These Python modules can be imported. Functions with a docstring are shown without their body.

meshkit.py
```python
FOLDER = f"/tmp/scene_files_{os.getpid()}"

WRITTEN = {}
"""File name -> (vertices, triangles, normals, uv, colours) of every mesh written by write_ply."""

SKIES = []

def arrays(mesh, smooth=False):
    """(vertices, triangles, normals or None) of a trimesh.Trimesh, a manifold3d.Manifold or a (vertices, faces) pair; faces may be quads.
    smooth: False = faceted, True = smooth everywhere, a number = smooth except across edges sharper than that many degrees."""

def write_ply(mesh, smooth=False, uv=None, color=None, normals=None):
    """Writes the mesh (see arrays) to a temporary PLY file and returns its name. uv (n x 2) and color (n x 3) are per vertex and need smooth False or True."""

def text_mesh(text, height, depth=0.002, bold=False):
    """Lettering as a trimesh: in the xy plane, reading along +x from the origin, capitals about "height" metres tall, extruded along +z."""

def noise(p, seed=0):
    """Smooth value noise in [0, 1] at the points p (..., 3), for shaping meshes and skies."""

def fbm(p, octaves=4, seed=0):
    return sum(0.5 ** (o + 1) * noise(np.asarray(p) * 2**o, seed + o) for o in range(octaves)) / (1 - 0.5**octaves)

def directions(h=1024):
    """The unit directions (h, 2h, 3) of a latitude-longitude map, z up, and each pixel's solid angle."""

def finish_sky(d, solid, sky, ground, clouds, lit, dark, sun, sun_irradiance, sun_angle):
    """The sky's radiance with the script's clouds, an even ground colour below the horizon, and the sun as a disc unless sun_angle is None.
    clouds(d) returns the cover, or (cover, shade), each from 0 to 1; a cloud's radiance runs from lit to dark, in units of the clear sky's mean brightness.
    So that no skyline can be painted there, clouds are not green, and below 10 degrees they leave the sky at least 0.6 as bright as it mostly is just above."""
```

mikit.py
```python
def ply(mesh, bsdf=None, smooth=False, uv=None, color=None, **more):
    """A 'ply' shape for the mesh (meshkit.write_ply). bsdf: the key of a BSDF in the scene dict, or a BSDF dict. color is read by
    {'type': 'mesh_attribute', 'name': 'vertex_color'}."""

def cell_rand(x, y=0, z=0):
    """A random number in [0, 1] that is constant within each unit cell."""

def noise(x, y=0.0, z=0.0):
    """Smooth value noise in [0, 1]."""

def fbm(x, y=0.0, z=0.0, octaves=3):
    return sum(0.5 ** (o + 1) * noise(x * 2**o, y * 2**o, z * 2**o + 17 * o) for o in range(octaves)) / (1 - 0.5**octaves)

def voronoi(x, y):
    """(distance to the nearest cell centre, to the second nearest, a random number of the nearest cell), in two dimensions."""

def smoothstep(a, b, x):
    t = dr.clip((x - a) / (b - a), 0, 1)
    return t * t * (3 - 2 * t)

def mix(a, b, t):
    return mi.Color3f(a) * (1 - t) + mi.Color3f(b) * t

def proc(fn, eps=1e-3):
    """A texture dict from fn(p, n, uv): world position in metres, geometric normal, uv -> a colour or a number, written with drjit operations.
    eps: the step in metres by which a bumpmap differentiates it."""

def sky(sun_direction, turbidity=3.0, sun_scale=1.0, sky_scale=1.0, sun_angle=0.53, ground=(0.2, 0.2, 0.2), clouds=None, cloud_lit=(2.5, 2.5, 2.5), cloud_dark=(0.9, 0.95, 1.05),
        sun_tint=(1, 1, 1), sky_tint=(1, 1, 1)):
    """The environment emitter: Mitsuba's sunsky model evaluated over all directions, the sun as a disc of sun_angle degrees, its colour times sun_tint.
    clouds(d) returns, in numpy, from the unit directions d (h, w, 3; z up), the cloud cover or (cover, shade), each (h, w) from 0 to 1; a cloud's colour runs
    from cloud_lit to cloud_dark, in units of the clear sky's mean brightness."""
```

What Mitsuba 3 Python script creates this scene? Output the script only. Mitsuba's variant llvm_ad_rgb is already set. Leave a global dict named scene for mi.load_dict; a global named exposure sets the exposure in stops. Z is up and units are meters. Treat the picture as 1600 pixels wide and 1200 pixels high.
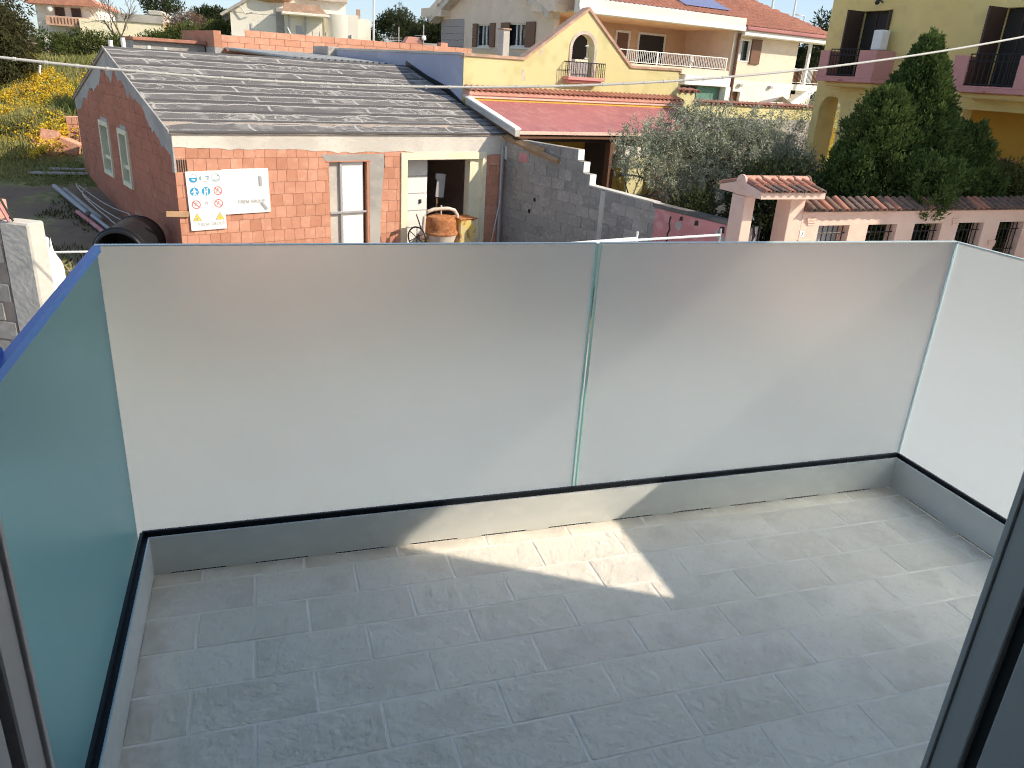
import math, random
import numpy as np, trimesh, manifold3d, shapely
import shapely.geometry as sg
import drjit as dr
import mitsuba as mi, mikit, meshkit
from mikit import proc, noise, fbm, voronoi, cell_rand, smoothstep, mix
from mitsuba import ScalarTransform4f as T

# ---------------------------------------------------------------- camera, sky, exposure
scene, labels = {}, {}
CAM = np.array([0.0, 0.0, 1.6232])                       # z = 0 is the balcony floor, street level is -3.2
YAW, PITCH, ROLL, FPX = 0.3245, 0.3835, -0.0645, 1206.5  # focal length in pixels of a 1600 px wide frame
fwd = np.array([math.sin(YAW) * math.cos(PITCH), math.cos(YAW) * math.cos(PITCH), -math.sin(PITCH)])
rgt = np.array([math.cos(YAW), -math.sin(YAW), 0.0])
dwn = np.cross(fwd, rgt)
up = -(-math.sin(ROLL) * rgt + math.cos(ROLL) * dwn)
scene['camera'] = dict(type='perspective', fov=2 * math.degrees(math.atan(800 / FPX)), fov_axis='x', near_clip=0.05, far_clip=3000.0,
                       to_world=T().look_at(origin=CAM.tolist(), target=(CAM + fwd).tolist(), up=up.tolist()))
SUN = (1.25, -0.74, 1.0)


def thin_cloud(d):
    p = np.stack([d[..., 0] / (d[..., 2] + .35), d[..., 1] / (d[..., 2] + .35), d[..., 2] * 0], -1)
    n = meshkit.fbm(p * np.array([1.3, 3.0, 1]), 4, 5)
    return np.clip((n - .52) * 1.2, 0, .16)


scene['sky'] = mikit.sky(SUN, turbidity=4.0, sky_scale=1.3, clouds=thin_cloud, cloud_lit=(1.6, 1.6, 1.6), sun_tint=(.885, .97, 1.12), sky_tint=(1.05, 1.005, .96))
exposure = 2.15

# ---------------------------------------------------------------- helpers
rng = np.random.default_rng(11)
Z0 = -3.2
concat = trimesh.util.concatenate


def TM(v, f):
    return trimesh.Trimesh(np.asarray(v, float), np.asarray(f, int), process=False)


def bx(x0, x1, y0, y1, z0, z1):
    m = trimesh.creation.box((abs(x1 - x0), abs(y1 - y0), abs(z1 - z0)))
    m.apply_translation(((x0 + x1) / 2, (y0 + y1) / 2, (z0 + z1) / 2))
    return m


def cbx(x0, x1, y0, y1, z0, z1, c=.008):
    """A box with chamfered edges."""
    x0, x1, y0, y1, z0, z1 = min(x0, x1), max(x0, x1), min(y0, y1), max(y0, y1), min(z0, z1), max(z0, z1)
    p = []
    for x, sx in ((x0, 1), (x1, -1)):
        for y, sy in ((y0, 1), (y1, -1)):
            for z, sz in ((z0, 1), (z1, -1)):
                p += [(x + sx * c, y + sy * c, z), (x + sx * c, y, z + sz * c), (x, y + sy * c, z + sz * c)]
    h = manifold3d.Manifold.hull_points(np.array(p, float)).to_mesh()
    return TM(h.vert_properties[:, :3], h.tri_verts)


def ext(poly, b0, b1):
    """A shapely polygon in (a, z) as a solid from depth b0 (near) to b1 (far)."""
    out = []
    for g in getattr(poly, 'geoms', [poly]):
        m = trimesh.creation.extrude_polygon(g, b1 - b0, engine='earcut')
        v = m.vertices
        m.vertices = np.stack([v[:, 0], b1 - v[:, 2], v[:, 1]], 1)
        out.append(m)
    return concat(out)


def prism_a(poly, a0, a1):
    """A shapely polygon in (b, z) as a solid along a from a0 to a1."""
    m = trimesh.creation.extrude_polygon(poly, a1 - a0, engine='earcut')
    v = m.vertices
    m.vertices = np.stack([a0 + v[:, 2], v[:, 0], v[:, 1]], 1)
    return m


def tube(points, radii, sides=6, caps=True):
    p = np.asarray(points, float)
    t = np.gradient(p, axis=0)
    t /= np.linalg.norm(t, axis=1, keepdims=True) + 1e-12
    a = np.cross(t, np.where(np.abs(t[:, 2:]) < .9, [0, 0, 1.], [1., 0, 0]))
    a /= np.linalg.norm(a, axis=1, keepdims=True) + 1e-12
    b = np.cross(t, a)
    ang = np.arange(sides) * 2 * np.pi / sides
    r = np.broadcast_to(np.asarray(radii, float), (len(p),))
    v = (p[:, None] + r[:, None, None] * (np.cos(ang)[None, :, None] * a[:, None] + np.sin(ang)[None, :, None] * b[:, None])).reshape(-1, 3)
    i, j = np.meshgrid(np.arange(len(p) - 1), np.arange(sides), indexing='ij')
    q = np.stack([i * sides + j, i * sides + (j + 1) % sides, (i + 1) * sides + (j + 1) % sides, (i + 1) * sides + j], -1).reshape(-1, 4)
    f = np.vstack([q[:, [0, 1, 2]], q[:, [0, 2, 3]]])
    if caps:
        n = len(v)
        v = np.vstack([v, p[:1], p[-1:]])
        k = np.arange(sides)
        f = np.vstack([f, np.stack([np.full(sides, n), (k + 1) % sides, k], 1), np.stack([np.full(sides, n + 1), n - sides + k, n - sides + (k + 1) % sides], 1)])
    return TM(v, f)


def lathe(profile, sides=32, center=(0, 0, 0)):
    m = trimesh.creation.revolve(np.asarray(profile, float), sections=sides)
    m.apply_translation(center)
    return m


class Frame:
    """A local frame: a along the front, b away from the viewer, z up."""
    def __init__(self, o, deg):
        t = math.radians(deg)
        self.o = np.array([o[0], o[1], 0.0])
        self.u = np.array([math.cos(t), math.sin(t), 0])
        self.v = np.array([-math.sin(t), math.cos(t), 0])
        self.m = np.eye(4)
        self.m[:3, 0], self.m[:3, 1], self.m[:3, 3] = self.u, self.v, self.o

    def __call__(self, mesh):
        mesh = mesh.copy()
        mesh.apply_transform(self.m)
        return mesh

    def pt(self, a, b, z):
        return self.o + a * self.u + b * self.v + np.array([0, 0, z])


taken = {}


def numbered(k):
    n = taken.get(k, 0)
    taken[k] = n + 1
    return k if n == 0 else f'{k}_{n:03d}'


def thing(name, label, cat, group=None):
    k = numbered(name)
    labels[k] = dict(label=label, category=cat)
    if group:
        labels[k]['group'] = group
    return k


def put(key, mesh, mat, smooth=False):
    if mat in PAINT or mat in LEAF:                     # these share one BSDF; the row of the paint table travels in uv.x
        if smooth not in (False, True):
            mesh, smooth = trimesh.graph.smooth_shade(mesh, angle=math.radians(smooth), facet_minarea=None), True
        row = (PAINT if mat in PAINT else LEAF)[mat][0]
        uv = np.tile([float(row), 0.0], (len(mesh.vertices), 1))
        scene[key] = mikit.ply(mesh, 'leaf' if mat in LEAF else 'paint_rough' if PAINT[mat][1][17] > 0 else 'paint', smooth=smooth, uv=uv)
    else:
        scene[key] = mikit.ply(mesh, mat, smooth=smooth)
    return key


def part(parent, name, mesh, mat, smooth=False, label=None, stuff=False):
    k = numbered(parent + '__' + name)
    put(k, mesh, mat, smooth)
    if label or stuff:
        labels[k] = {}
        if label:
            labels[k]['label'] = label
        if stuff:
            labels[k]['kind'] = 'stuff'
    return k


def one(name, mesh, mat, label, cat, group=None, smooth=False):
    return put(thing(name, label, cat, group), mesh, mat, smooth)


def struct(name, mesh, mat, smooth=False):
    k = numbered(name)
    put(k, mesh, mat, smooth)
    labels[k] = dict(kind='structure')
    return k


def stuff(name, mesh, mat, label, cat, smooth=False):
    k = numbered(name)
    put(k, mesh, mat, smooth)
    labels[k] = dict(kind='stuff', label=label, category=cat)
    return k


# ---------------------------------------------------------------- materials
PAINT, LEAF = {}, {}


def col(c):
    return c if isinstance(c, dict) else dict(type='rgb', value=[float(x) for x in c])


def C3(c):
    return mi.Color3f(*[float(x) for x in c])


def blot(c1, c2, s, s2=None, c3=None, a3=0.0, zs=None):
    """Two colours mixed by large blotches, with a third in finer specks: a row of the paint table."""
    return [*c1, *c2, *(c3 or c1), s, s if zs is None else zs, s2 or s * 6, a3]


def fine(s, o=2):
    return s


def mat(name, c, rough=.6, metal=0.0, spec=.4, bump=None, scale=0.0):
    row = c if len(c) == 13 else blot(c, c, 1.0)
    PAINT[name] = (len(PAINT), [*row, rough, metal, spec, bump or 1.0, scale if bump else 0.0])
    return name


def leafmat(name, c, trans=.55, rough=.6):
    LEAF[name] = (len(LEAF), [*(c if len(c) == 13 else blot(c, c, 1.0)), rough, 0, 0, 1.0, 0])
    return name


TABLES = {}


def gat(t, idx, k):
    return dr.gather(mi.Float, TABLES[t], idx * 18 + k)


def gcol(t, idx, k):
    return mi.Color3f(gat(t, idx, k), gat(t, idx, k + 1), gat(t, idx, k + 2))


def table_colour(t):
    def fn(p, n, uv):
        i = mi.UInt32(uv.x + .5)
        s, zs, s2, a3 = (gat(t, i, k) for k in (9, 10, 11, 12))
        k = smoothstep(.3, .7, fbm(p.x * s, p.y * s, p.z * zs, 3))
        r = gcol(t, i, 0) * (1 - k) + gcol(t, i, 3) * k
        q = a3 * smoothstep(.52, .75, fbm(p.x * s2, p.y * s2, p.z * s2, 2))
        return r * (1 - q) + gcol(t, i, 6) * q
    return proc(fn)


def table_number(t, k):
    def fn(p, n, uv):
        return gat(t, mi.UInt32(uv.x + .5), k)
    return proc(fn)


def table_relief(p, n, uv):
    i = mi.UInt32(uv.x + .5)
    s = gat('paint', i, 16)
    return fbm(p.x * s, p.y * s, p.z * s, 2) * gat('paint', i, 17)


plain = dict(type='principled', base_color=table_colour('paint'), roughness=table_number('paint', 13), metallic=table_number('paint', 14), specular=.4)
scene['paint'] = dict(type='twosided', bsdf=plain)
scene['paint_rough'] = dict(type='twosided', bsdf=dict(type='bumpmap', arbitrary=proc(table_relief, 3e-3), scale=1.0,
                            bsdf=dict(type='principled', base_color=plain['base_color'], roughness=.9, specular=.3)))
scene['leaf'] = dict(type='principledthin', base_color=table_colour('leaf'), roughness=.6, diff_trans=.55, eta=1.4)


def own(name, c, rough, spec=.4, bump=None):
    b = dict(type='principled', base_color=c, roughness=float(rough), specular=float(spec))
    if bump is not None:
        b = dict(type='bumpmap', arbitrary=bump, scale=1.0, bsdf=b)
    scene[name] = dict(type='twosided', bsdf=b)


# balcony
def tile_col(p, n, uv):
    row = dr.floor((p.y - .165) / .1645)
    half = row - 2 * dr.floor(row / 2)
    ci = dr.floor((p.x + .0935 + half * .1655) / .3275)
    r = cell_rand(ci, row, 3)
    r2 = cell_rand(ci, row, 5)
    f = fbm(p.x * 9 + r * 40, p.y * 9 + r2 * 30, 0, 3)
    g = fbm(p.x * 70, p.y * 45, 3.0, 3)
    base = mix(C3((.735, .685, .595)), C3((.80, .75, .66)), r)
    base = mix(base, C3((.61, .56, .475)), .5 * smoothstep(.42, .75, f))
    base = mix(base, C3((.80, .77, .71)), .35 * smoothstep(.55, .75, g))
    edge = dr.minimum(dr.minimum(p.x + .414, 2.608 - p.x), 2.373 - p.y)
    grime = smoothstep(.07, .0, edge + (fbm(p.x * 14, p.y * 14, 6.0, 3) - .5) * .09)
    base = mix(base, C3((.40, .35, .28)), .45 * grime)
    return mix(base, C3((.55, .52, .46)), .3 * smoothstep(.60, .8, fbm(p.x * 150, p.y * 90, 9.0, 2)))


def tile_bump(p, n, uv):
    a = fbm(p.x * 46 + p.y * 6, p.y * 62, 0, 4)
    b = noise(p.x * 150, p.y * 175, 1)
    r = dr.abs(fbm(p.x * 75 + 5, p.y * 62 + 3, 2, 3) - .5)
    return a * .0050 + b * .0008 - smoothstep(.07, 0, r) * .0018


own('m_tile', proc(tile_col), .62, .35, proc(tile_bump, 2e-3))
mat('m_grout', blot((.80, .765, .70), (.72, .69, .62), 12), .9)
mat('m_alu', blot((.58, .595, .58), (.53, .55, .54), 1.5, 22, (.63, .64, .62), .4, zs=6), .45, .25, .5)
mat('m_alu_edge', (.72, .73, .72), .3, .8)
mat('m_gasket', (.012, .015, .02), .38, spec=.5)
mat('m_slot', (.015, .015, .015), .9)
mat('m_blue', (.03, .11, .45), .35)
mat('m_blue2', (.06, .22, .62), .4)
mat('m_glassedge', (.34, .62, .56), .15, spec=.7)
mat('m_glassedge2', (.48, .57, .59), .2, spec=.7)
mat('m_frame', (.46, .44, .42), .45, .1)
mat('m_frame_warm', (.46, .44, .43), .45, .1)
mat('m_frame_dark', (.01, .01, .011), .6)
mat('m_white', (.78, .78, .76), .6)


def frost_tint(p, n, uv):
    # faint wipe marks and dust, a per cent or two
    k = fbm(p.x * 2.2 + p.z * .8, p.y * 3, p.z * 1.3, 3) - .5
    d = smoothstep(.60, .85, fbm(p.x * 26, p.y * 26, p.z * 9, 3))
    return mix(C3((.805, .90, .925)) * (1 + .09 * k), C3((.86, .89, .88)), .35 * d)


scene['m_frost'] = dict(type='principledthin', base_color=proc(frost_tint), roughness=.40, spec_trans=.84, diff_trans=1.3, eta=1.5)
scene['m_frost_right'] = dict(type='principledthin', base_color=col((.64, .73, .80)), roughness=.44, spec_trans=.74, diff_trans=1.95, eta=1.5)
scene['m_frost_teal'] = dict(type='principledthin', base_color=col((.175, .40, .46)), roughness=.36, spec_trans=.72, diff_trans=1.3, eta=1.5)
mat('m_plaster_white', blot((.80, .785, .75), (.75, .735, .70), 1.5), .85)
mat('m_interior', (.5, .48, .45), .8)

# town
mat('m_brick', blot((.565, .28, .19), (.515, .25, .17), 2.3, 9.0, (.62, .36, .26), .35), .88, bump=fine(60), scale=.004)
mat('m_brick2', blot((.52, .245, .16), (.46, .215, .14), 2.0, 7.0, (.54, .30, .21), .35), .88, bump=fine(61), scale=.004)
mat('m_brick_old', blot((.43, .175, .115), (.365, .15, .10), 1.6, 7.0, (.48, .24, .17), .3), .88, bump=fine(63), scale=.004)  # gable brick, made darker: the shade of that side is in its colour
mat('m_brick3', blot((.60, .305, .21), (.55, .275, .19), 2.0, 8.0, (.66, .42, .31), .4), .88, bump=fine(62), scale=.004)
mat('m_mortar_red', blot((.46, .24, .17), (.38, .19, .14), 3.0), .95)
mat('m_mortar', blot((.40, .33, .28), (.30, .25, .22), 3.0), .95)
mat('m_dark_cap', blot((.10, .095, .09), (.17, .16, .15), 3.0, 12), .95)
mat('m_beam', blot((.66, .625, .57), (.53, .50, .455), 1.1, 16, (.46, .43, .39), .3, zs=.6), .9, bump=fine(25), scale=.012)
mat('m_concrete', blot((.55, .52, .47), (.44, .42, .385), 1.6, 18.0, (.62, .60, .56), .3), .9, bump=fine(25, 3), scale=.005)
mat('m_plaster_grey', blot((.43, .41, .385), (.33, .315, .295), 1.3, 6, (.45, .43, .41), .4), .92, bump=fine(20, 3), scale=.015)
mat('m_block', blot((.33, .315, .29), (.25, .24, .225), 1.1, 14, (.40, .385, .35), .6), .95, bump=fine(45, 3), scale=.008)
mat('m_block2', blot((.40, .375, .345), (.32, .30, .275), 1.4, 14, (.46, .44, .41), .6), .95, bump=fine(46, 3), scale=.008)
mat('m_cream', blot((.80, .74, .55), (.74, .68, .50), 2.0), .6)
mat('m_black', (.012, .012, .012), .5)
mat('m_dark', (.03, .028, .026), .7)
mat('m_yellow', blot((.67, .61, .34), (.62, .56, .29), .9, 2.4, (.50, .46, .22), .5, zs=.25), .9)
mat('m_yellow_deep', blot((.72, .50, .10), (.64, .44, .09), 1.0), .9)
mat('m_bluewall', blot((.43, .44, .54), (.37, .38, .47), .8, 3, (.48, .49, .55), .4, zs=.4), .9)
mat('m_coping', blot((.52, .33, .24), (.40, .27, .20), 3.0, 9, (.62, .45, .36), .5), .9)
mat('m_terra', blot((.47, .215, .15), (.38, .17, .12), 5.0, 20, (.30, .17, .13), .5), .85)
mat('m_terra_dark', blot((.20, .13, .10), (.12, .09, .08), 6.0, 22, (.34, .20, .15), .5), .9)
mat('m_terra_pink', blot((.66, .36, .28), (.58, .30, .23), 4.0, 20, (.48, .26, .20), .4), .85)
mat('m_redsheet', blot((.40, .155, .155), (.35, .135, .14), 1.2, 5, (.46, .22, .21), .4), .6)
mat('m_pink', blot((.80, .575, .48), (.73, .51, .42), 1.1, 7, (.80, .60, .52), .35), .9)
mat('m_pinkwall', blot((.62, .27, .27), (.52, .22, .22), 1.4, 6, (.66, .38, .38), .5), .9)
mat('m_pinkbalc', (.62, .30, .27), .85)
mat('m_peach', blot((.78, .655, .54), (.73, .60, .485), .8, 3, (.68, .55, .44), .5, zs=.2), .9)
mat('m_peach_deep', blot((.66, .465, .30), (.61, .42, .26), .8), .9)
mat('m_greyclad', (.36, .33, .34), .9)
mat('m_cream_wall', blot((.80, .77, .69), (.72, .69, .61), .4), .9)
mat('m_ochre', blot((.80, .64, .27), (.74, .58, .235), .8, 3, (.66, .52, .23), .5, zs=.2), .9)
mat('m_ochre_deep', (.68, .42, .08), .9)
mat('m_shutter', (.06, .035, .025), .55)
mat('m_shutter_brown', (.16, .075, .045), .55)
mat('m_green_shutter', (.10, .22, .18), .6)
mat('m_pane', (.02, .025, .03), .08, spec=.7)
mat('m_curtain', (.55, .58, .60), .8)
mat('m_steel', (.60, .60, .60), .4, .7)
mat('m_white_metal', (.80, .80, .80), .4)
mat('m_rail_grey', (.42, .42, .43), .5, .3)
mat('m_iron', (.02, .02, .022), .5)
mat('m_wood', blot((.45, .29, .17), (.36, .22, .12), 4), .8)
mat('m_rust', blot((.34, .12, .045), (.46, .20, .08), 7.0, 25, (.10, .05, .035), .6), .85)
mat('m_yellow_paint', blot((.56, .47, .30), (.62, .46, .10), 3.0, 9.0, (.34, .15, .06), .85), .7)
mat('m_offwhite', blot((.62, .55, .48), (.50, .42, .36), 4.0), .8)
mat('m_cable', (.50, .49, .46), .5)
mat('m_plastic_black', (.012, .014, .016), .3)
mat('m_trunk', blot((.20, .165, .13), (.13, .105, .085), 8), .95)
mat('m_rail_wood', (.30, .17, .11), .8)
leafmat('m_thuja', blot((.075, .115, .035), (.105, .155, .05), 2.2, 11, (.16, .20, .07), .6))
leafmat('m_olive', blot((.40, .43, .31), (.26, .29, .19), 2.5, 32, (.74, .76, .68), .85))
leafmat('m_pine', blot((.065, .07, .035), (.09, .085, .04), 1.0, 3, (.12, .11, .05), .5))
leafmat('m_hedge', blot((.085, .115, .035), (.13, .145, .05), .9, 4, (.16, .17, .07), .5))
leafmat('m_far_tree', blot((.045, .06, .028), (.06, .075, .035), .5, 2, (.085, .09, .045), .4))
leafmat('m_grass', blot((.22, .25, .085), (.36, .33, .15), .35, 2, (.18, .23, .07), .5))
leafmat('m_darkgrass', blot((.055, .075, .025), (.09, .10, .04), 1.0))
leafmat('m_flower', blot((.78, .52, .03), (.80, .62, .08), 2.0), .5)
mat('m_solar', (.17, .19, .34), .3)
leafmat('m_dry', (.22, .15, .11), .4)

# ---------------------------------------------------------------- ground, street
BH = Frame((-1.717, 18.229), 19.5)          # brick building: origin at its near left corner
BL, BW = 10.9, 8.68


def ss(a, b, x):
    t = np.clip((x - a) / (b - a), 0, 1)
    return t * t * (3 - 2 * t)


def ground_z(x, y):
    x, y = np.asarray(x, float), np.asarray(y, float)
    h = np.interp(y, [17, 22, 28, 34, 40, 46, 60, 90, 400], [0, .35, .85, 1.85, 3.25, 3.95, 4.35, 4.45, 4.5])
    k = 1 - ss(2.5, 9, x) * (1 - ss(55, 90, y))
    rough = (meshkit.fbm(np.stack([x * .5, y * .5, x * 0], -1), 3, 2) - .5) * .22 * ss(13, 16, y) * k
    return Z0 + h * k + rough


def ground_mesh():
    xs = np.unique(np.concatenate([-np.geomspace(30, 1200, 22), np.arange(-30, 40, .5), np.geomspace(40, 1200, 20)]))
    ys = np.unique(np.concatenate([-np.geomspace(3, 300, 10), np.arange(-3, 70, .5), np.geomspace(70, 1500, 26)]))
    X, Y = np.meshgrid(xs, ys, indexing='ij')
    Z = ground_z(X, Y)
    n, m = X.shape
    i, j = np.meshgrid(np.arange(n - 1), np.arange(m - 1), indexing='ij')
    q = np.stack([i * m + j, (i + 1) * m + j, (i + 1) * m + j + 1, i * m + j + 1], -1).reshape(-1, 4)
    return TM(np.stack([X, Y, Z], -1).reshape(-1, 3), np.vstack([q[:, [0, 1, 2]], q[:, [0, 2, 3]]]))


def ground_col(p, n, uv):
    f = fbm(p.x * .7, p.y * .7, 0, 4)
    g = fbm(p.x * 6, p.y * 6, 4.0, 3)
    dirt = mix(C3((.165, .12, .085)), C3((.25, .19, .14)), f)
    dirt = mix(dirt, C3((.15, .115, .08)), .6 * smoothstep(.5, .8, g))
    grass = mix(C3((.15, .165, .06)), C3((.30, .27, .13)), smoothstep(.3, .7, g))
    kg = smoothstep(26.2, 27.6, p.y + (f - .5) * 2.5) * 1.0
    kg = dr.maximum(kg, .75 * smoothstep(.52, .68, f) * smoothstep(13, 16, p.y) * smoothstep(0, -2.0, p.x))
    front = mix(C3((.50, .47, .42)), C3((.40, .36, .31)), g)
    return mix(mix(front, dirt, smoothstep(12.4, 14.5, p.y + (f - .5) * 2)), grass, kg)


own('m_ground', proc(ground_col), .95)
struct('ground', ground_mesh(), 'm_ground', smooth=True)
mat('m_street', blot((.40, .395, .385), (.33, .325, .32), .5, 14, (.46, .45, .44), .4), .9)
mat('m_pavement', blot((.46, .43, .39), (.40, .37, .33), .8, 9), .9)
FN = Frame((9.151, 13.285), 5.4)            # pink garden wall on the far side of the street: front plane


def quad_sheet(fr, a0, a1, b0, b1, z):
    return TM([fr.pt(a0, b0, z), fr.pt(a1, b0, z), fr.pt(a1, b1, z), fr.pt(a0, b1, z)], [[0, 1, 2], [0, 2, 3]])


struct('street', quad_sheet(FN, -60, 60, -8.6, -1.35, Z0 + .012), 'm_street')
struct('pavement', FN(cbx(-.3, 60, -1.35, -.02, Z0 - .05, Z0 + .13, .01)), 'm_pavement')

# ---------------------------------------------------------------- our own house, balcony
D, L, R, S = 2.40, -.4412, 2.6352, 1.0889
TOP, GB, INS, SK = 1.10, .150, .027, .1488
WALL = .75                                   # outer face of the house wall
house = thing('house', 'dark grey balcony doorway of the house the view looks out from', 'house')
JL, JR = -.246, 1.020
part(house, 'wall', ext(sg.box(-6, -3.6, 3.154, 3.6).difference(sg.box(JL - .10, .0, JR + .10, 2.3)), .48, WALL), 'm_plaster_white')
part(house, 'side_wall', bx(2.854, 3.154, -9, .48, -3.6, 3.6), 'm_plaster_white')
part(house, 'side_wall', bx(-6, -5.7, -9, .48, -3.6, 3.6), 'm_plaster_white')
part(house, 'rear_wall', bx(-5.7, 2.854, -9, -8.7, -3.6, 3.6), 'm_plaster_white')
part(house, 'eave_slab', bx(-6.7, 3.828, -9.6, 1.23, 2.75, 2.99), 'm_plaster_white')
part(house, 'roof', ext(sg.Polygon([(-6.6, 3.0), (3.7, 3.0), (-1.4, 4.6)]), -9.5, 1.2), 'm_terra')
part(house, 'balcony_slab', cbx(L - .06, R + .06, WALL, D + .06, -.30, -.045, .01), 'm_plaster_white')
struct('room_floor', bx(-5.7, 2.854, -8.7, .48, -.06, -.006), 'm_interior')
struct('room_ceiling', bx(-5.7, 2.854, -8.7, .48, 2.6, 2.74), 'm_plaster_white')
struct('room_partition', bx(-5.7, 2.854, -4.1, -4.0, -.006, 2.6), 'm_plaster_white')

# door frame: reveal profile, black rebate, then the leaf folded back into the room
dfr = thing('door_frame', 'grey aluminium door frame standing at both sides of the balcony doorway', 'door frame')


def jamb(x, s, warm):
    m = 'm_frame_warm' if warm else 'm_frame'
    part(dfr, 'jamb_profile', cbx(x, x + s * .10, .652, .698, 0, 2.26, .002), m)
    part(dfr, 'jamb_lip', cbx(x - s * .004, x + s * .03, .698, .708, 0, 2.26, .001), m)
    part(dfr, 'rebate', bx(x + s * .012, x + s * .10, .629, .652, 0, 2.26), 'm_frame_dark')
    part(dfr, 'inner_profile', cbx(x + s * .002, x + s * .10, .50, .629, 0, 2.26, .003), m)


jamb(JR, 1, False)
jamb(JL, -1, True)
part(dfr, 'head', cbx(JL - .10, JR + .10, .60, .70, 2.26, 2.30, .002), 'm_frame')
part(dfr, 'threshold', cbx(JL - .10, JR + .10, .48, .75, -.006, .012, .003), 'm_alu')
for s, x, txt in ((1, JR, 'grey glazed door leaf folded open at the right side of the doorway'), (-1, JL, 'grey glazed door leaf folded open at the left side of the doorway')):
    d = thing('door_leaf', txt, 'door')
    x0, x1 = x + s * .008, x + s * .070
    part(d, 'stile', cbx(x0, x1, .405, .495, .02, 2.25, .004), 'm_frame' if s > 0 else 'm_frame_warm')
    part(d, 'stile', cbx(x0, x1, -.20, -.11, .02, 2.25, .004), 'm_frame')
    part(d, 'rail', cbx(x0 + s * .001, x1 - s * .001, -.109, .404, .02, .13, .004), 'm_frame')
    part(d, 'rail', cbx(x0 + s * .001, x1 - s * .001, -.109, .404, 2.14, 2.25, .004), 'm_frame')
    part(d, 'pane', bx(x + s * .030, x + s * .046, -.109, .404, .131, 2.139), 'm_pane')

# balcony floor: one bed of grout and every tile a piece of it
struct('balcony_floor', bx(L + .004, R - .004, WALL, D - .001, -.045, -.0013), 'm_grout')
trg = np.random.default_rng(5)


def tile_mesh(x0, x1, y0, y1, dz):
    c = .0035
    h = .0
    lo, hi = -.004, .0 + dz
    v = []
    for z, i in ((lo, 0), (hi - .003, 0), (hi, c)):
        v += [(x0 + i, y0 + i, z), (x1 - i, y0 + i, z), (x1 - i, y1 - i, z), (x0 + i, y1 - i, z)]
    f = [[8, 9, 10], [8, 10, 11]]
    for k in (0, 4):
        for i in range(4):
            j = (i + 1) % 4
            f += [[k + i, k + j, k + 4 + j], [k + i, k + 4 + j, k + 4 + i]]
    return TM(v, f)


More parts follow.
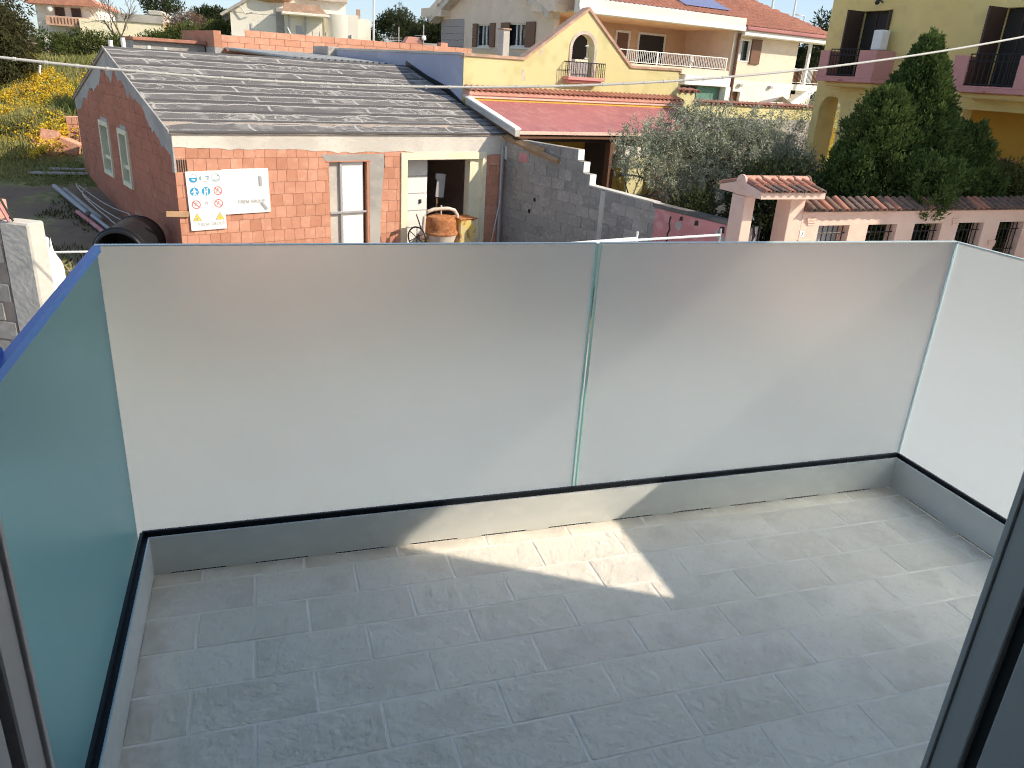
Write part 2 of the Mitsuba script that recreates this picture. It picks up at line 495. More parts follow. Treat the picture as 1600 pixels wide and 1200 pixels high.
row0 = int(math.floor((WALL - .165) / .1645))
for row in range(row0, 15):
    y0, y1 = .165 + row * .1645, .165 + (row + 1) * .1645
    y0, y1 = max(y0 + .0019, WALL + .002), min(y1 - .0019, D - INS - .001)
    if y1 - y0 < .02:
        continue
    half = (row % 2) * .1655
    for ci in range(-3, 12):
        x0, x1 = ci * .3275 - .0935 - half, (ci + 1) * .3275 - .0935 - half
        x0, x1 = max(x0 + .0019, L + INS + .001), min(x1 - .0019, R - INS - .001)
        if x1 - x0 < .02:
            continue
        part('balcony_floor', 'tile', tile_mesh(x0, x1, y0, y1, trg.uniform(-.0006, .0006)), 'm_tile')

# aluminium base channels with cover plate and black gasket
def cover_plate(n, a0, a1, first, f, rail):
    poly = sg.box(a0, .0008, a1, SK - .002)
    x = first
    while x < a1 - .03:
        if x > a0 - .15:
            poly = poly.difference(sg.box(max(x, a0 + .01), -.1, min(x + .176, a1 - .01), .0065))
        x += .269
    part(rail, 'cover_plate', f(ext(poly, -.0028, 0)), 'm_alu')
    part(rail, 'top_lip', f(bx(a0, a1, -.0034, .0012, SK - .002, SK)), 'm_alu_edge')
    part(rail, 'drain_gap', f(bx(a0 + .01, a1 - .01, .001, .002, .0, .02)), 'm_slot')
    part(rail, 'gasket', f(bx(a0 - .02, a1 + .02, .0015, INS - .010, SK - .035, SK - .010)), 'm_gasket')
    part(rail, 'gasket', f(bx(a0 - .02, a1 + .02, INS - .0098, INS - .001, SK - .035, .1605)), 'm_gasket')


b1 = thing('base_channel', 'silver aluminium base channel along the front of the balcony floor', 'railing base')
ff = Frame((0, D - INS), 0)
cover_plate('front', L + INS, R - INS, -.092 - .269 * 3 + .269 - .269, ff, b1)
b2 = thing('base_channel', 'silver aluminium base channel along the left edge of the balcony floor', 'railing base')
fl = Frame((L + INS, 0), 90)
cover_plate('left', WALL + .002, D - INS - .004, .86, fl, b2)
b3 = thing('base_channel', 'silver aluminium base channel along the right edge of the balcony floor', 'railing base')
fr = Frame((R - INS, 0), -90)
cover_plate('right', -(D - INS - .004), -(WALL + .002), -2.25, fr, b3)


# frosted glass panes
def sheet(p0, p1, z0, z1, n=1):
    v = [(*p0, z0), (*p1, z0), (*p1, z1), (*p0, z1)]
    return TM(v, [[0, 1, 2], [0, 2, 3]])


def pane(label, p0, p1, z1, edges, cap='m_glassedge2', th=.017, frost='m_frost'):
    k = thing('frosted_glass_panel', label, 'glass panel')
    p0, p1 = np.array(p0, float), np.array(p1, float)
    d = (p1 - p0) / np.linalg.norm(p1 - p0)
    n = np.array([-d[1], d[0]])
    part(k, 'glass', sheet(p0 + d * .001, p1 - d * .001, GB - .03, z1 - .001), frost)

    def rim(q0, q1, za, zb, m, name):
        c = [q0 - n * th / 2, q1 - n * th / 2, q1 + n * th / 2, q0 + n * th / 2]
        v = [(*p, za) for p in c] + [(*p, zb) for p in c]
        part(k, name, trimesh.convex.convex_hull(np.array(v)), m)
    rim(p0, p1, z1 - .001, z1 + .002, cap, 'top_edge')
    if 'l' in edges.lower():
        rim(p0 - d * .002, p0 + d * .001, GB - .03, z1 - .001, 'm_glassedge' if 'L' in edges else 'm_glassedge2', 'side_edge')
    if 'r' in edges.lower():
        rim(p1 - d * .001, p1 + d * .002, GB - .03, z1 - .001, 'm_glassedge' if 'R' in edges else 'm_glassedge2', 'side_edge')
    return k


pane('frosted glass panel at the front of the balcony, left of the green seam', (L - .016, D + .009), (S - .008, D + .009), TOP, 'lR')
pane('frosted glass panel at the front of the balcony, right of the green seam', (S + .008, D + .009), (R + .016, D + .009), TOP, 'Lr')
pane('frosted glass panel closing the right end of the balcony', (R + .009, D - .002), (R + .009, WALL + .004), TOP, 'l', frost='m_frost_right')
lp = pane('teal frosted glass panel with blue film on its top edge at the left end', (L - .009, WALL + .004), (L - .009, D - .002), TOP, '', cap='m_blue', frost='m_frost_teal')
part(lp, 'edge_film', bx(L + .0004, L + .0012, WALL + .004, D - .004, TOP - .016, TOP + .0035), 'm_blue2', label='bright blue protective film along the inner top edge')
part(lp, 'film_flap', trimesh.convex.convex_hull(np.array([(L - .02 + dx, 1.42 + .09 * math.cos(t_), TOP + .003 + .030 * math.sin(t_)) for t_ in np.linspace(0, math.pi, 12) for dx in (0, .004)])), 'm_blue', label='loose flap of blue film')

# ---------------------------------------------------------------- unfinished brick building across the street
bb = thing('brick_building', 'unfinished red brick building with a grey bitumen roof across the street', 'building')
ZE, ZA = .05, 1.60
brg = np.random.default_rng(21)
BRICKS = ('m_brick', 'm_brick', 'm_brick2', 'm_brick3')
DOOR = sg.box(3.50, Z0 - .3, 4.56, -.60)
GATE = sg.box(5.44, Z0 - .3, 8.06, -.42)
# structural core, a little behind the brick faces
core = sg.box(.02, Z0 - .4, BW, ZE - .06).difference(DOOR.union(GATE))
part(bb, 'front_wall', BH(ext(core, .025, .27)), 'm_mortar_red')
gable_poly = sg.Polygon([(.02, Z0 - .4), (BL, Z0 - .4), (BL, ZE - .02), (BL / 2, ZA - .04), (.02, ZE - .02)])
WIN = [sg.box(4.15, -1.713, 5.27, -.297), sg.box(6.23, -1.713, 7.97, -.297)]
WIN = [sg.box(4.10, -1.75, 5.10, -.32), sg.box(6.25, -1.75, 7.45, -.30)]
gp = gable_poly
for w in WIN:
    gp = gp.difference(w)
m = prism_a(gp, .025, .27) if gp.geom_type == 'Polygon' else None
part(bb, 'gable_wall', BH(m), 'm_mortar_red')
part(bb, 'rear_wall', BH(bx(.27, BW, BL - .25, BL, Z0 - .4, ZE - .02)), 'm_mortar')
part(bb, 'party_wall', BH(prism_a(gable_poly, BW - .02, BW + .18)), 'm_concrete')
part(bb, 'inner_partition', BH(bx(5.0, 5.12, .3, BL - .3, Z0 - .4, ZE - .1)), 'm_brick2')
part(bb, 'floor', BH(bx(.3, BW - .05, .05, BL - .3, Z0 - .3, Z0 + .06)), 'm_concrete')


def clip_brick(x0, x1, z0, z1, holes, g=.0035):
    out = []
    q = sg.box(x0 + g, z0 + g, x1 - g, z1 - g)
    for h in holes:
        q = q.difference(h)
    for r in getattr(q, 'geoms', [q]):
        if r.is_empty or r.area < .006:
            continue
        out.append(r)
    return out


# plaster that runs ragged below the concrete beam, in metres above its lower edge
def ragged(a):
    return -.23 - .022 * a - .09 * meshkit.noise(np.array([a * 1.3, 3.1, 0]), 4) - .05 * meshkit.noise(np.array([a * 5.1, 1.1, 0]), 4)


pl = [(0, ZE - .01)] + [(a, float(ragged(a))) for a in np.linspace(0, BW, 90)][0:0]
low = [(a, float(ragged(a))) for a in np.linspace(0, BW, 110)]
beam = sg.Polygon([(0, ZE - .02)] + low + [(BW, ZE - .02)]).difference(GATE)
part(bb, 'concrete_beam', BH(ext(beam, -.012, .03)), 'm_beam')
lint = sg.Polygon([(3.30, -.45), (4.95, -.45), (4.98, -.62), (4.92, -1.2), (4.85, -2.2), (4.88, -3.3), (4.56, -3.3), (4.56, -.60), (3.44, -.60), (3.38, -.56)])
part(bb, 'plaster_patch', BH(ext(lint, -.006, .028)), 'm_plaster_grey')
part(bb, 'door_lintel', BH(bx(3.42, 4.62, -.014, .03, -.625, -.598)), 'm_brick2')
nb, cz = 0, -.235
holes = [DOOR, GATE, lint, beam]
hidden = []
for r in range(12):
    z1 = cz - r * .272
    z0 = z1 - .272
    x = -.0 - (r % 2) * .13
    while x < BW:
        w = brg.choice([.25, .25, .25, .27, .22])
        for q in clip_brick(max(x, 0), min(x + w, BW), z0, z1, holes):
            off = brg.uniform(-.0045, .003)
            mm = BH(ext(q, off, .03))
            if z1 > -2.75:
                part(bb + '__front_wall', 'brick', mm, BRICKS[brg.integers(4)])
                nb += 1
            else:
                hidden.append(mm)
        x += w
part(bb + '__front_wall', 'lower_bricks', concat(hidden), 'm_brick', stuff=True)
# dark open cells of a cut brick at the left corner
for i in range(5):
    part(bb + '__front_wall', 'brick_cell', BH(bx(.05 + i * .045, .075 + i * .045, -.010, .0, -.77, -.52)), 'm_dark')
# gable side: ragged grey plaster along both rakes, bricks below
rk = []
for b in np.linspace(0, BL, 120):
    top = ZE - .02 + (ZA - ZE) * (1 - abs(b - BL / 2) / (BL / 2))
    wdt = .14 + .30 * meshkit.noise(np.array([b * 1.3, 9.0, 0]), 2) + .26 * meshkit.noise(np.array([b * 4.5, 2.0, 0]), 2) ** 2 + .12 * meshkit.noise(np.array([b * 13, 2.0, 0]), 2) + .30 * math.exp(-((b - BL / 2) / .5) ** 2) + .18 * math.exp(-b / .8)
    rk.append((b, top - wdt))
rake = sg.Polygon([(0, ZE - .02), (BL / 2, ZA - .04), (BL, ZE - .02)] + rk[::-1]).buffer(0)
corner = sg.box(-.01, -.80, .16, ZE - .1)
rake = rake.union(corner).buffer(0)
rake = max(getattr(rake, 'geoms', [rake]), key=lambda g: g.area)
part(bb, 'rake_plaster', BH(prism_a(rake, -.004, .03)), 'm_plaster_grey')
ng = 0
grest = []
for r in range(19):
    z1 = ZA - .1 - r * .262
    z0 = z1 - .262
    x = -(r % 2) * .25
    while x < BL:
        w = .50
        for q in clip_brick(max(x, 0), min(x + w, BL), z0, z1, WIN + [rake], .0025):
            q = q.intersection(gable_poly)
            for s in getattr(q, 'geoms', [q]):
                if s.is_empty or s.area < .01:
                    continue
                mm = BH(prism_a(s, brg.uniform(-.003, .004), .03))
                if ng + nb < 296 and z1 > -2.5:
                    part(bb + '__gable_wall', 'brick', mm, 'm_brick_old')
                    ng += 1
                else:
                    grest.append(mm)
        x += w
if grest:
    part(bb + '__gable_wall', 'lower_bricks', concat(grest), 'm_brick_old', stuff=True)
for i, w in enumerate(WIN):
    y0, z0, y1, z1 = w.bounds
    k = part(bb, 'window', BH(bx(.20, .23, y0, y1, z0, z1)), 'm_pane')
    fr_ = w.difference(sg.box(y0 + .13, z0 + .12, y1 - .13, z1 - .12))
    part(k, 'frame', BH(prism_a(fr_, -.05, .12)), 'm_cream')
    part(k, 'sash', BH(bx(.02, .08, y0 + .13, y1 - .13, z0 + .42, z0 + .52)), 'm_cream')
    part(k, 'blind', BH(bx(.12, .15, y0 + .131, y1 - .131, z0 + .121, z1 - .121)), 'm_green_shutter')
    part(k, 'mortar_bed', BH(bx(-.015, .03, y0 + .1, y1 - .25, z1 + .002, z1 + .10)), 'm_plaster_grey')


# bitumen roof: strips laid along the building, each lapped over the one below
def bit_col(p, n, uv):
    th = math.radians(19.5)
    rx, ry = p.x + 1.717, p.y - 18.229
    a = rx * math.cos(th) + ry * math.sin(th)
    b = -rx * math.sin(th) + ry * math.cos(th)
    s = b / .605
    row = dr.floor(s)
    f = s - row
    rr = cell_rand(row, 1, 7)
    w = (fbm(a * 1.9, row * 9.1, 0, 4) - .5) * 1.25
    big = fbm(a * .5, row * 3.3, 2.0, 2)
    base = mix(C3((.115, .108, .108)), C3((.17, .16, .158)), fbm(a * 1.5, b * 1.5, 5, 3))
    # scorched darker band along every lap
    base = mix(base, C3((.085, .082, .085)), .75 * smoothstep(.70, .82, f + w * .22))
    # chalky tide lines beside the laps and at the sheet ends
    l1 = smoothstep(.075, .02, dr.abs(f - .66 - w * .40))
    l2 = smoothstep(.04, .012, dr.abs(f - .07 - w * .18)) * smoothstep(.35, .55, big)
    ca = a / 2.6 + rr * 3
    fa = ca - dr.floor(ca)
    w2 = (fbm(b * 4, row * 2.7, 8.0, 3) - .5)
    l3 = smoothstep(.018, .005, dr.abs(fa - .5 - w2 * .05)) * smoothstep(.75, .68, f)
    sk = a * 3.1 + f * .7 + rr * 11 + (fbm(a * 2, b * 4, 1.0, 3) - .5) * 2.6
    comb = smoothstep(.16, .03, dr.abs(sk - dr.floor(sk) - .5)) * smoothstep(.54, .66, fbm(a * .85, row * 5.3, 4.0, 2)) * smoothstep(.06, .16, f) * smoothstep(.72, .62, f)
    dust = .36 * smoothstep(.5, .75, fbm(a * 3.2, b * 4.5, 6.0, 3)) * smoothstep(.75, .6, f)
    k = dr.clip(dr.maximum(dr.maximum(l1, l2 * .8), dr.maximum(l3 * .9, comb * .75)) + dust, 0, 1) * (.62 + .45 * fbm(a * 9, b * 9, 3.0, 2))
    return mix(base, C3((.45, .435, .41)), dr.clip(k, 0, .85))


own('m_bitumen', proc(bit_col), .8, .3)
sl = (ZA - ZE) / (BL / 2)
roof = part(bb, 'roof', BH(ext(sg.Polygon([(0, 0), (1, 0), (1, 1)]), 0, .01)), 'm_bitumen')
del scene[roof]
deck = prism_a(sg.Polygon([(-.06, ZE - .05), (BL / 2, ZA - .06), (BL + .1, ZE - .05), (BL + .1, ZE - .005), (BL / 2, ZA - .012), (-.06, ZE - .005)]), -.05, BW + .0)
put(roof, BH(deck), 'm_mortar')
srg = np.random.default_rng(3)
NS = 9
for i in range(NS):
    b0, b1_ = i * .605 - .09, (i + 1) * .605 + .03
    if i == NS - 1:
        b1_ = BL / 2
    a = -.07
    while a < BW - .01:
        ln = srg.uniform(2.0, 3.4)
        a1 = min(a + ln, BW - .002)
        if BW - a1 < .5:
            a1 = BW - .002
        na = max(3, int((a1 - a) / .3))
        av = np.linspace(a, a1, na)
        lift = .016 + srg.uniform(0, .004)
        wob = srg.uniform(-.012, .012, na)
        v = []
        for k_, bb_ in ((0, b0), (1, b1_)):
            for tz in (0, 1):
                z = ZE + sl * (bb_ + .0) + (lift if k_ == 0 else .004) - (0 if tz else .012)
                for aa, wv in zip(av, wob):
                    v.append((aa, bb_ + (wv if k_ == 0 else 0), z + .004 * meshkit.noise(np.array([aa * 2, bb_ * 2, 0.]), 3)))
        v = np.array(v)
        f = []
        for j in range(na - 1):
            o = lambda s, q: s * na + q  # 0 lower bottom, 1 lower top, 2 upper bottom, 3 upper top
            f += [[o(1, j), o(1, j + 1), o(3, j + 1)], [o(1, j), o(3, j + 1), o(3, j)],
                  [o(0, j), o(0, j + 1), o(1, j + 1)], [o(0, j), o(1, j + 1), o(1, j)]]
        f += [[0, na, 3 * na], [0, 3 * na, 2 * na], [na - 1, 4 * na - 1, 2 * na - 1], [na - 1, 3 * na - 1, 4 * na - 1]]
        part(roof, 'membrane_sheet', BH(TM(v, f)), 'm_bitumen')
        a = a1
part(roof, 'rear_sheet', BH(prism_a(sg.Polygon([(BL / 2, ZA - .01), (BL + .12, ZE - .005), (BL + .12, ZE + .02), (BL / 2, ZA + .012)]), -.06, BW)), 'm_bitumen')
part(roof, 'wall_flashing', BH(prism_a(sg.Polygon([(1.9, ZE + sl * 1.9 - .02), (BL / 2, ZA - .02), (BL / 2, ZA + .14), (4.2, ZE + sl * 4.2 + .13), (3.1, ZE + sl * 3.1 + .2), (2.2, ZE + sl * 2.2 + .06)]), BW - .05, BW - .008)), 'm_plastic_black')
part(roof, 'rake_flashing', BH(prism_a(sg.Polygon([(-.08, ZE - .03), (BL / 2, ZA - .03), (BL / 2, ZA + .02), (-.08, ZE + .022)]), -.085, -.055)), 'm_plaster_grey')

# white door
part(bb, 'door', BH(cbx(3.88, 4.44, .10, .14, Z0 + .05, -.63, .005)), 'm_white', label='white flush door leaf')
part(bb, 'door_side_light', BH(cbx(3.50, 3.85, .12, .15, Z0 + .05, -.63, .005)), 'm_concrete', label='grey board beside the white door')
part(bb, 'door_post', BH(cbx(3.80, 3.86, .05, .12, Z0 + .05, -.61, .005)), 'm_rail_grey')
part(bb, 'door_bar', BH(cbx(3.52, 4.50, .02, .06, -1.86, -1.81, .004)), 'm_rail_grey')
part(bb, 'door_reveal', BH(bx(4.50, 4.57, .0, .26, Z0 - .2, -.63)), 'm_brick2')
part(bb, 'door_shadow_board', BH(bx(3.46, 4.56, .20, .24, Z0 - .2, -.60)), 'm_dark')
# garage opening with its cream frame
gf = part(bb, 'garage_frame', BH(ext(sg.box(5.44, Z0, 8.06, -.42).difference(sg.box(5.62, Z0 - 1, 7.93, -.60)), -.04, .05)), 'm_cream')
part(bb, 'garage_reveal', BH(bx(7.58, 7.94, .05, .30, Z0, -.60)), 'm_cream', label='cream painted return of the garage opening')
part(bb, 'garage_panel', BH(cbx(5.64, 6.55, .55, .60, Z0 + .1, -.62, .005)), 'm_white', label='white panelled garage door leaf')
for i in range(5):
    part(bb, 'panel_groove', BH(bx(5.66, 6.54, .545, .552, -1.10 - i * .45, -1.075 - i * .45)), 'm_rail_grey')
part(bb, 'panel_knob', BH(bx(6.30, 6.36, .51, .55, -1.80, -1.70)), 'm_dark')
part(bb, 'drain_pipe', tube([BH.pt(8.55, -.06, -.25), BH.pt(8.55, -.06, -3.1)], .045, 8), 'm_rail_grey')
part(bb, 'plumb_rod', tube([BH.pt(8.52, -.12, -1.7), BH.pt(8.12, -.3, -3.0)], .018, 6), 'm_steel')

# safety notice boards on the brick front
sb = thing('notice_board', 'white safety notice board with blue, red and yellow pictograms on the brick front', 'sign')
BF = Frame(BH.pt(.19, -.035, 0), 19.5)


def rotz_local(mesh, deg, c):
    mesh = mesh.copy()
    mesh.apply_transform(trimesh.transformations.rotation_matrix(math.radians(deg), [0, 1, 0], c))
    return mesh


def sgn(mesh, deg=-1.0, c=(0, 0, -.77)):
    return BF(rotz_local(mesh, deg, c))


mat('m_sign_white', (.82, .82, .80), .45)
mat('m_sign_blue', (.03, .30, .55), .5)
mat('m_sign_red', (.60, .06, .09), .5)
mat('m_sign_yellow', (.80, .58, .03), .5)
mat('m_sign_grey', (.38, .39, .41), .6)
mat('m_sign_teal', (.22, .40, .42), .6)
part(sb, 'board', sgn(cbx(0, .77, -.012, .012, -2.04, -.77, .003)), 'm_sign_white')


def disc(cx, cz, r, mt, name, depth=.003, inner=0.0, y=-.012):
    q = sg.Point(cx, cz).buffer(r, 20)
    if inner:
        q = q.difference(sg.Point(cx, cz).buffer(inner, 20))
    part(sb, name, sgn(ext(q, y - depth, y)), mt)


def mark(poly, mt, name='pictogram', y=-.0155, depth=.002):
    part(sb, name, sgn(ext(poly, y - depth, y)), mt)


def ln(pts, w):
    return sg.LineString(pts).buffer(w, cap_style=2, join_style=2)


R0 = .093
xs, zs = (.15, .385, .63), (-.92, -1.20, -1.475, -1.75)
bowl = sg.Point(xs[0], zs[0]).buffer(R0, 20).intersection(sg.box(-1, -3, 2, zs[0] + .02))
disc(xs[0], zs[0], R0, 'm_sign_grey', 'pictogram_ring', inner=R0 - .012)
mark(bowl, 'm_sign_blue', 'pictogram_disc', y=-.0125)
mark(ln([(xs[0] - .03, zs[0] - .02), (xs[0] + .04, zs[0] - .03)], .012), 'm_sign_white')
mark(sg.Point(xs[1] - .07, zs[0]).buffer(.045).intersection(sg.box(xs[1] - .12, zs[0] - .1, xs[1] - .06, zs[0] + .06)), 'm_sign_teal')
mark(ln([(xs[1] + .02, zs[0] + .04), (xs[1] + .09, zs[0] + .03), (xs[1] + .07, zs[0] - .05)], .014), 'm_sign_teal')
mark(ln([(xs[1] - .05, zs[0] - .07), (xs[1] + .04, zs[0] - .075)], .007), 'm_sign_grey')
disc(xs[2], zs[0], R0, 'm_sign_grey', 'pictogram_ring', inner=R0 - .014)
mark(sg.Point(xs[2], zs[0]).buffer(R0, 20).intersection(sg.box(-1, zs[0] + .03, 2, 2)).difference(sg.box(-1, -3, xs[2] + .03, 3)), 'm_sign_teal')
mark(ln([(xs[2] - .08, zs[0] - .05), (xs[2] + .08, zs[0] - .045)], .012), 'm_sign_teal')
disc(xs[0], zs[1], R0, 'm_sign_blue', 'pictogram_disc')
mark(sg.Point(xs[0], zs[1] + .055).buffer(.018), 'm_sign_white')
mark(shapely.union_all([ln([(xs[0], zs[1] + .04), (xs[0], zs[1] - .02)], .02), ln([(xs[0] - .06, zs[1] - .01), (xs[0], zs[1] + .03), (xs[0] + .06, zs[1] - .01)], .011), ln([(xs[0] - .03, zs[1] - .085), (xs[0], zs[1] - .02), (xs[0] + .035, zs[1] - .08)], .012)]), 'm_sign_white')
disc(xs[1] + .01, zs[1], R0, 'm_sign_blue', 'pictogram_disc')
for dx_ in (-.03, .03):
    mark(ln([(xs[1] + .01 + dx_, zs[1] + .07), (xs[1] + .01 + dx_ * .7, zs[1]), (xs[1] + .01 + dx_, zs[1] - .075)], .012), 'm_sign_white')
for cx, cz in ((xs[2] + .02, zs[1]), (xs[0] + .01, zs[2]), (xs[2] + .01, zs[2])):
    disc(cx, cz, R0, 'm_sign_red', 'pictogram_ring', inner=R0 - .018)
    mark(ln([(cx - .06, cz + .06), (cx + .06, cz - .06)], .008), 'm_sign_red', 'pictogram_bar', y=-.016)
    mark(ln([(cx - .035, cz - .04), (cx + .0, cz + .045), (cx + .03, cz + .02)], .011), 'm_sign_grey')
mark(sg.Point(xs[1], zs[2] + .02).buffer(.035).difference(sg.Point(xs[1], zs[2] + .02).buffer(.016)), 'm_sign_grey')
for cx in (xs[0], xs[2] + .01):
    tri = sg.Polygon([(cx - .105, zs[3] - .085), (cx + .105, zs[3] - .085), (cx, zs[3] + .10)])
    mark(tri, 'm_sign_grey', 'pictogram_border', y=-.0125)
    mark(tri.buffer(-.013), 'm_sign_yellow', 'pictogram_triangle', y=-.0146)
    mark(sg.Point(cx, zs[3] - .035).buffer(.028) if cx < .4 else ln([(cx, zs[3] + .03), (cx, zs[3] - .06)], .01), 'm_sign_grey', y=-.0168)


def lettering(holder, text, h, a, z, fr_fn, m='m_sign_grey', bold=True):
    t = meshkit.text_mesh(text, h, .002, bold)
    v = t.vertices
    t.vertices = np.stack([v[:, 0] + a, -.0145 + -v[:, 2], v[:, 1] + z], 1)
    part(holder, 'lettering', fr_fn(t), m)


lettering(sb, 'FREM GROUP', .066, .15, -1.945, sgn)
sb2 = thing('notice_board', 'blank white site board hanging beside the safety pictogram board', 'sign')
part(sb2, 'board', sgn(cbx(.775, 1.81, -.008, .012, -1.73, -.745, .003), -.6), 'm_sign_white')
lettering(sb2, 'FREM GROUP', .070, 1.07, -1.50, lambda m_: sgn(m_, -.6))
part(sb2, 'clip', sgn(bx(1.585, 1.645, -.03, -.008, -1.13, -.91), -.6), 'm_sign_grey')
part(sb2, 'clip', sgn(rotz_local(bx(1.64, 1.70, -.03, -.008, -1.68, -1.48), -38, (1.67, 0, -1.58)), -.6), 'm_sign_grey')
one('timber_lath', BH(rotz_local(cbx(-.28, .19, -.06, -.018, -1.72, -1.60, .006), 4, (0, 0, -1.66))), 'm_wood', 'short timber lath sticking out at the corner beside the pictogram board', 'plank')

# cement mixer in front of the garage opening
mx = thing('cement_mixer', 'rusty cement mixer with an orange drum standing before the garage opening', 'cement mixer')
MC = Frame(BH.pt(6.20, -.75, 0), 19.5)
MC.m = MC.m @ np.array([[1.10, 0, 0, 0], [0, 1.10, 0, 0], [0, 0, 1.10, .10 * 3.2 + .02], [0, 0, 0, 1]])
prof_low = [(0, -2.98), (.20, -2.98), (.23, -2.9), (.36, -2.52), (.385, -2.46)]
prof_up = [(.385, -2.46), (.40, -2.44), (.40, -2.41), (.385, -2.40), (.365, -2.36), (.36, -2.20), (.345, -2.12), (.31, -2.06), (.285, -2.05), (.0, -2.03)]
part(mx, 'drum_bowl', MC(lathe(prof_low, 32)), 'm_offwhite', smooth=35)
part(mx, 'drum_cone', MC(lathe(prof_up, 32)), 'm_rust', smooth=35)
arch = [(-.47, 0, -2.55), (-.47, 0, -2.25), (-.45, 0, -2.05), (-.36, 0, -1.93), (-.2, 0, -1.885), (0, 0, -1.88), (.2, 0, -1.885), (.36, 0, -1.93), (.45, 0, -2.05), (.47, 0, -2.3)]
part(mx, 'yoke', MC(tube(arch, .042, 10)), 'm_offwhite', smooth=40)
part(mx, 'yoke_bolt', MC(tube([(0, 0, -2.02), (0, 0, -1.80)], .02, 8)), 'm_offwhite')
part(mx, 'pivot', MC(tube([(-.60, 0, -2.5), (-.40, 0, -2.5)], .08, 10)), 'm_terra_dark')
part(mx, 'hand_wheel', MC(trimesh.creation.torus(.235, .018, 28, 8).apply_transform(trimesh.transformations.rotation_matrix(math.pi / 2, [0, 1, 0])).apply_transform(trimesh.transformations.rotation_matrix(.45, [0, 0, 1])).apply_translation((-.70, -.1, -2.48))), 'm_iron', smooth=40)
for i in range(3):
    w_ = trimesh.creation.cylinder(.010, .46, sections=6)
    w_.apply_transform(trimesh.transformations.rotation_matrix(i * math.pi / 3, [1, 0, 0]))
    w_.apply_transform(trimesh.transformations.rotation_matrix(.45, [0, 0, 1]))
    part(mx, 'wheel_spoke', MC(w_.apply_translation((-.70, -.1, -2.48))), 'm_iron')
part(mx, 'tilt_lever', MC(tube([(-.56, -.05, -2.3), (-.66, .0, -1.98)], .014, 6)), 'm_iron')
hb = cbx(.40, .86, -.22, .24, -3.02, -2.13, .02)
part(mx, 'motor_housing', MC(hb), 'm_yellow_paint')
part(mx, 'housing_lid', MC(cbx(.38, .88, -.24, .26, -2.128, -2.10, .008)), 'm_rust')
for x in (-.42, .55):
    part(mx, 'leg', MC(tube([(x, -.2, -3.0), (x * 1.1, -.35, -3.2)], .03, 6)), 'm_yellow_paint')
    part(mx, 'leg', MC(tube([(x, .2, -3.0), (x * 1.1, .35, -3.2)], .03, 6)), 'm_yellow_paint')
part(mx, 'frame_bar', MC(tube([(-.48, 0, -2.55), (-.5, 0, -3.08), (.4, 0, -3.08)], .03, 6)), 'm_yellow_paint')
bk = thing('bucket', 'yellow plastic bucket standing left of the cement mixer drum', 'bucket')
part(bk, 'body', lathe([(0, -3.19), (.12, -3.19), (.16, -2.86), (.17, -2.86), (.17, -2.83), (.15, -2.83), (.11, -3.16), (0, -3.16)], 20, BH.pt(5.72, -.75, 0)), 'm_sign_yellow', smooth=30)
part(bk, 'handle', tube([BH.pt(5.72 + .165 * math.cos(t_), -.75, -2.85 + .13 * math.sin(t_)) for t_ in np.linspace(0, math.pi, 9)], .008, 5), 'm_iron')
one('plastic_sack', BH(trimesh.creation.icosphere(2, .24).apply_scale((1, .8, .9)).apply_translation((7.28, -.55, -2.75))), 'm_offwhite', 'pale crumpled sack leaning right of the yellow mixer housing', 'sack')
sp = thing('shovel', 'shovel with a white blade standing upright inside the dark garage', 'shovel')
part(sp, 'shaft', tube([BH.pt(6.9, .62, -3.1), BH.pt(7.02, .8, -1.45)], .02, 6), 'm_wood')
part(sp, 'blade', BH(rotz_local(cbx(6.95, 7.22, .72, .75, -1.70, -1.18, .008), 6, (7.0, 0, -1.4))), 'm_rail_grey')
part(sp, 'socket', BH(rotz_local(cbx(6.90, 7.20, .70, .76, -1.22, -1.06, .008), 6, (7.0, 0, -1.4))), 'm_sign_grey')

# ---------------------------------------------------------------- concrete block wall in the plane of the building's right side
PW = Frame(BH.pt(BW, 0, 0), 19.5 + 90 + 180)   # a runs towards us along the wall, +b points right (away from our side)
cw = thing('block_wall', 'grey concrete block wall stepping down from the brick building to the gate', 'wall')
A_END = 7.93
COL = (3.95, 4.12)
prof = sg.Polygon([(-.15, Z0 - .3), (A_END, Z0 - .3), (A_END, -.94), (3.55, -.86), (3.52, -.83), (3.52, -.565), (3.26, -.565), (3.26, -.30), (3.02, -.30), (3.02, -.02), (-.15, -.04)])
part(cw, 'core', PW(ext(prof.buffer(-.015), .012, .20)), 'm_mortar')
wrg = np.random.default_rng(8)
pink = sg.Polygon([(5.78, Z0 - .3), (A_END, Z0 - .3), (A_END, -1.02), (5.78, -1.0)])
wn = 0
for r in range(13):
    z1 = -.035 - r * .265
    z0 = z1 - .265
    x = -.15 - (r % 2) * .25
    while x < 5.85:
        q = sg.box(max(x, -.15) + .006, z0 + .006, min(x + .5, A_END) - .006, z1 - .006).intersection(prof).difference(sg.box(COL[0], -9, COL[1], 9)).difference(pink)
        for s in getattr(q, 'geoms', [q]):
            if not s.is_empty and s.area > .006:
                part(cw, 'block', PW(ext(s, wrg.uniform(-.005, .004), .21)), 'm_block' if wrg.random() < .55 else 'm_block2')
        x += .5
part(cw, 'column', PW(bx(COL[0] + .003, COL[1] - .003, -.002, .21, Z0 - .3, -.88)), 'm_concrete')
part(cw, 'rendered_panel', PW(ext(pink.intersection(prof), -.012, .012)), 'm_pinkwall', label='pink rendered end panel of the block wall')
part(cw, 'capping', PW(ext(sg.Polygon([(5.7, -.985), (A_END, -1.005), (A_END, -.93), (5.7, -.90)]), -.03, .22)), 'm_dark_cap')
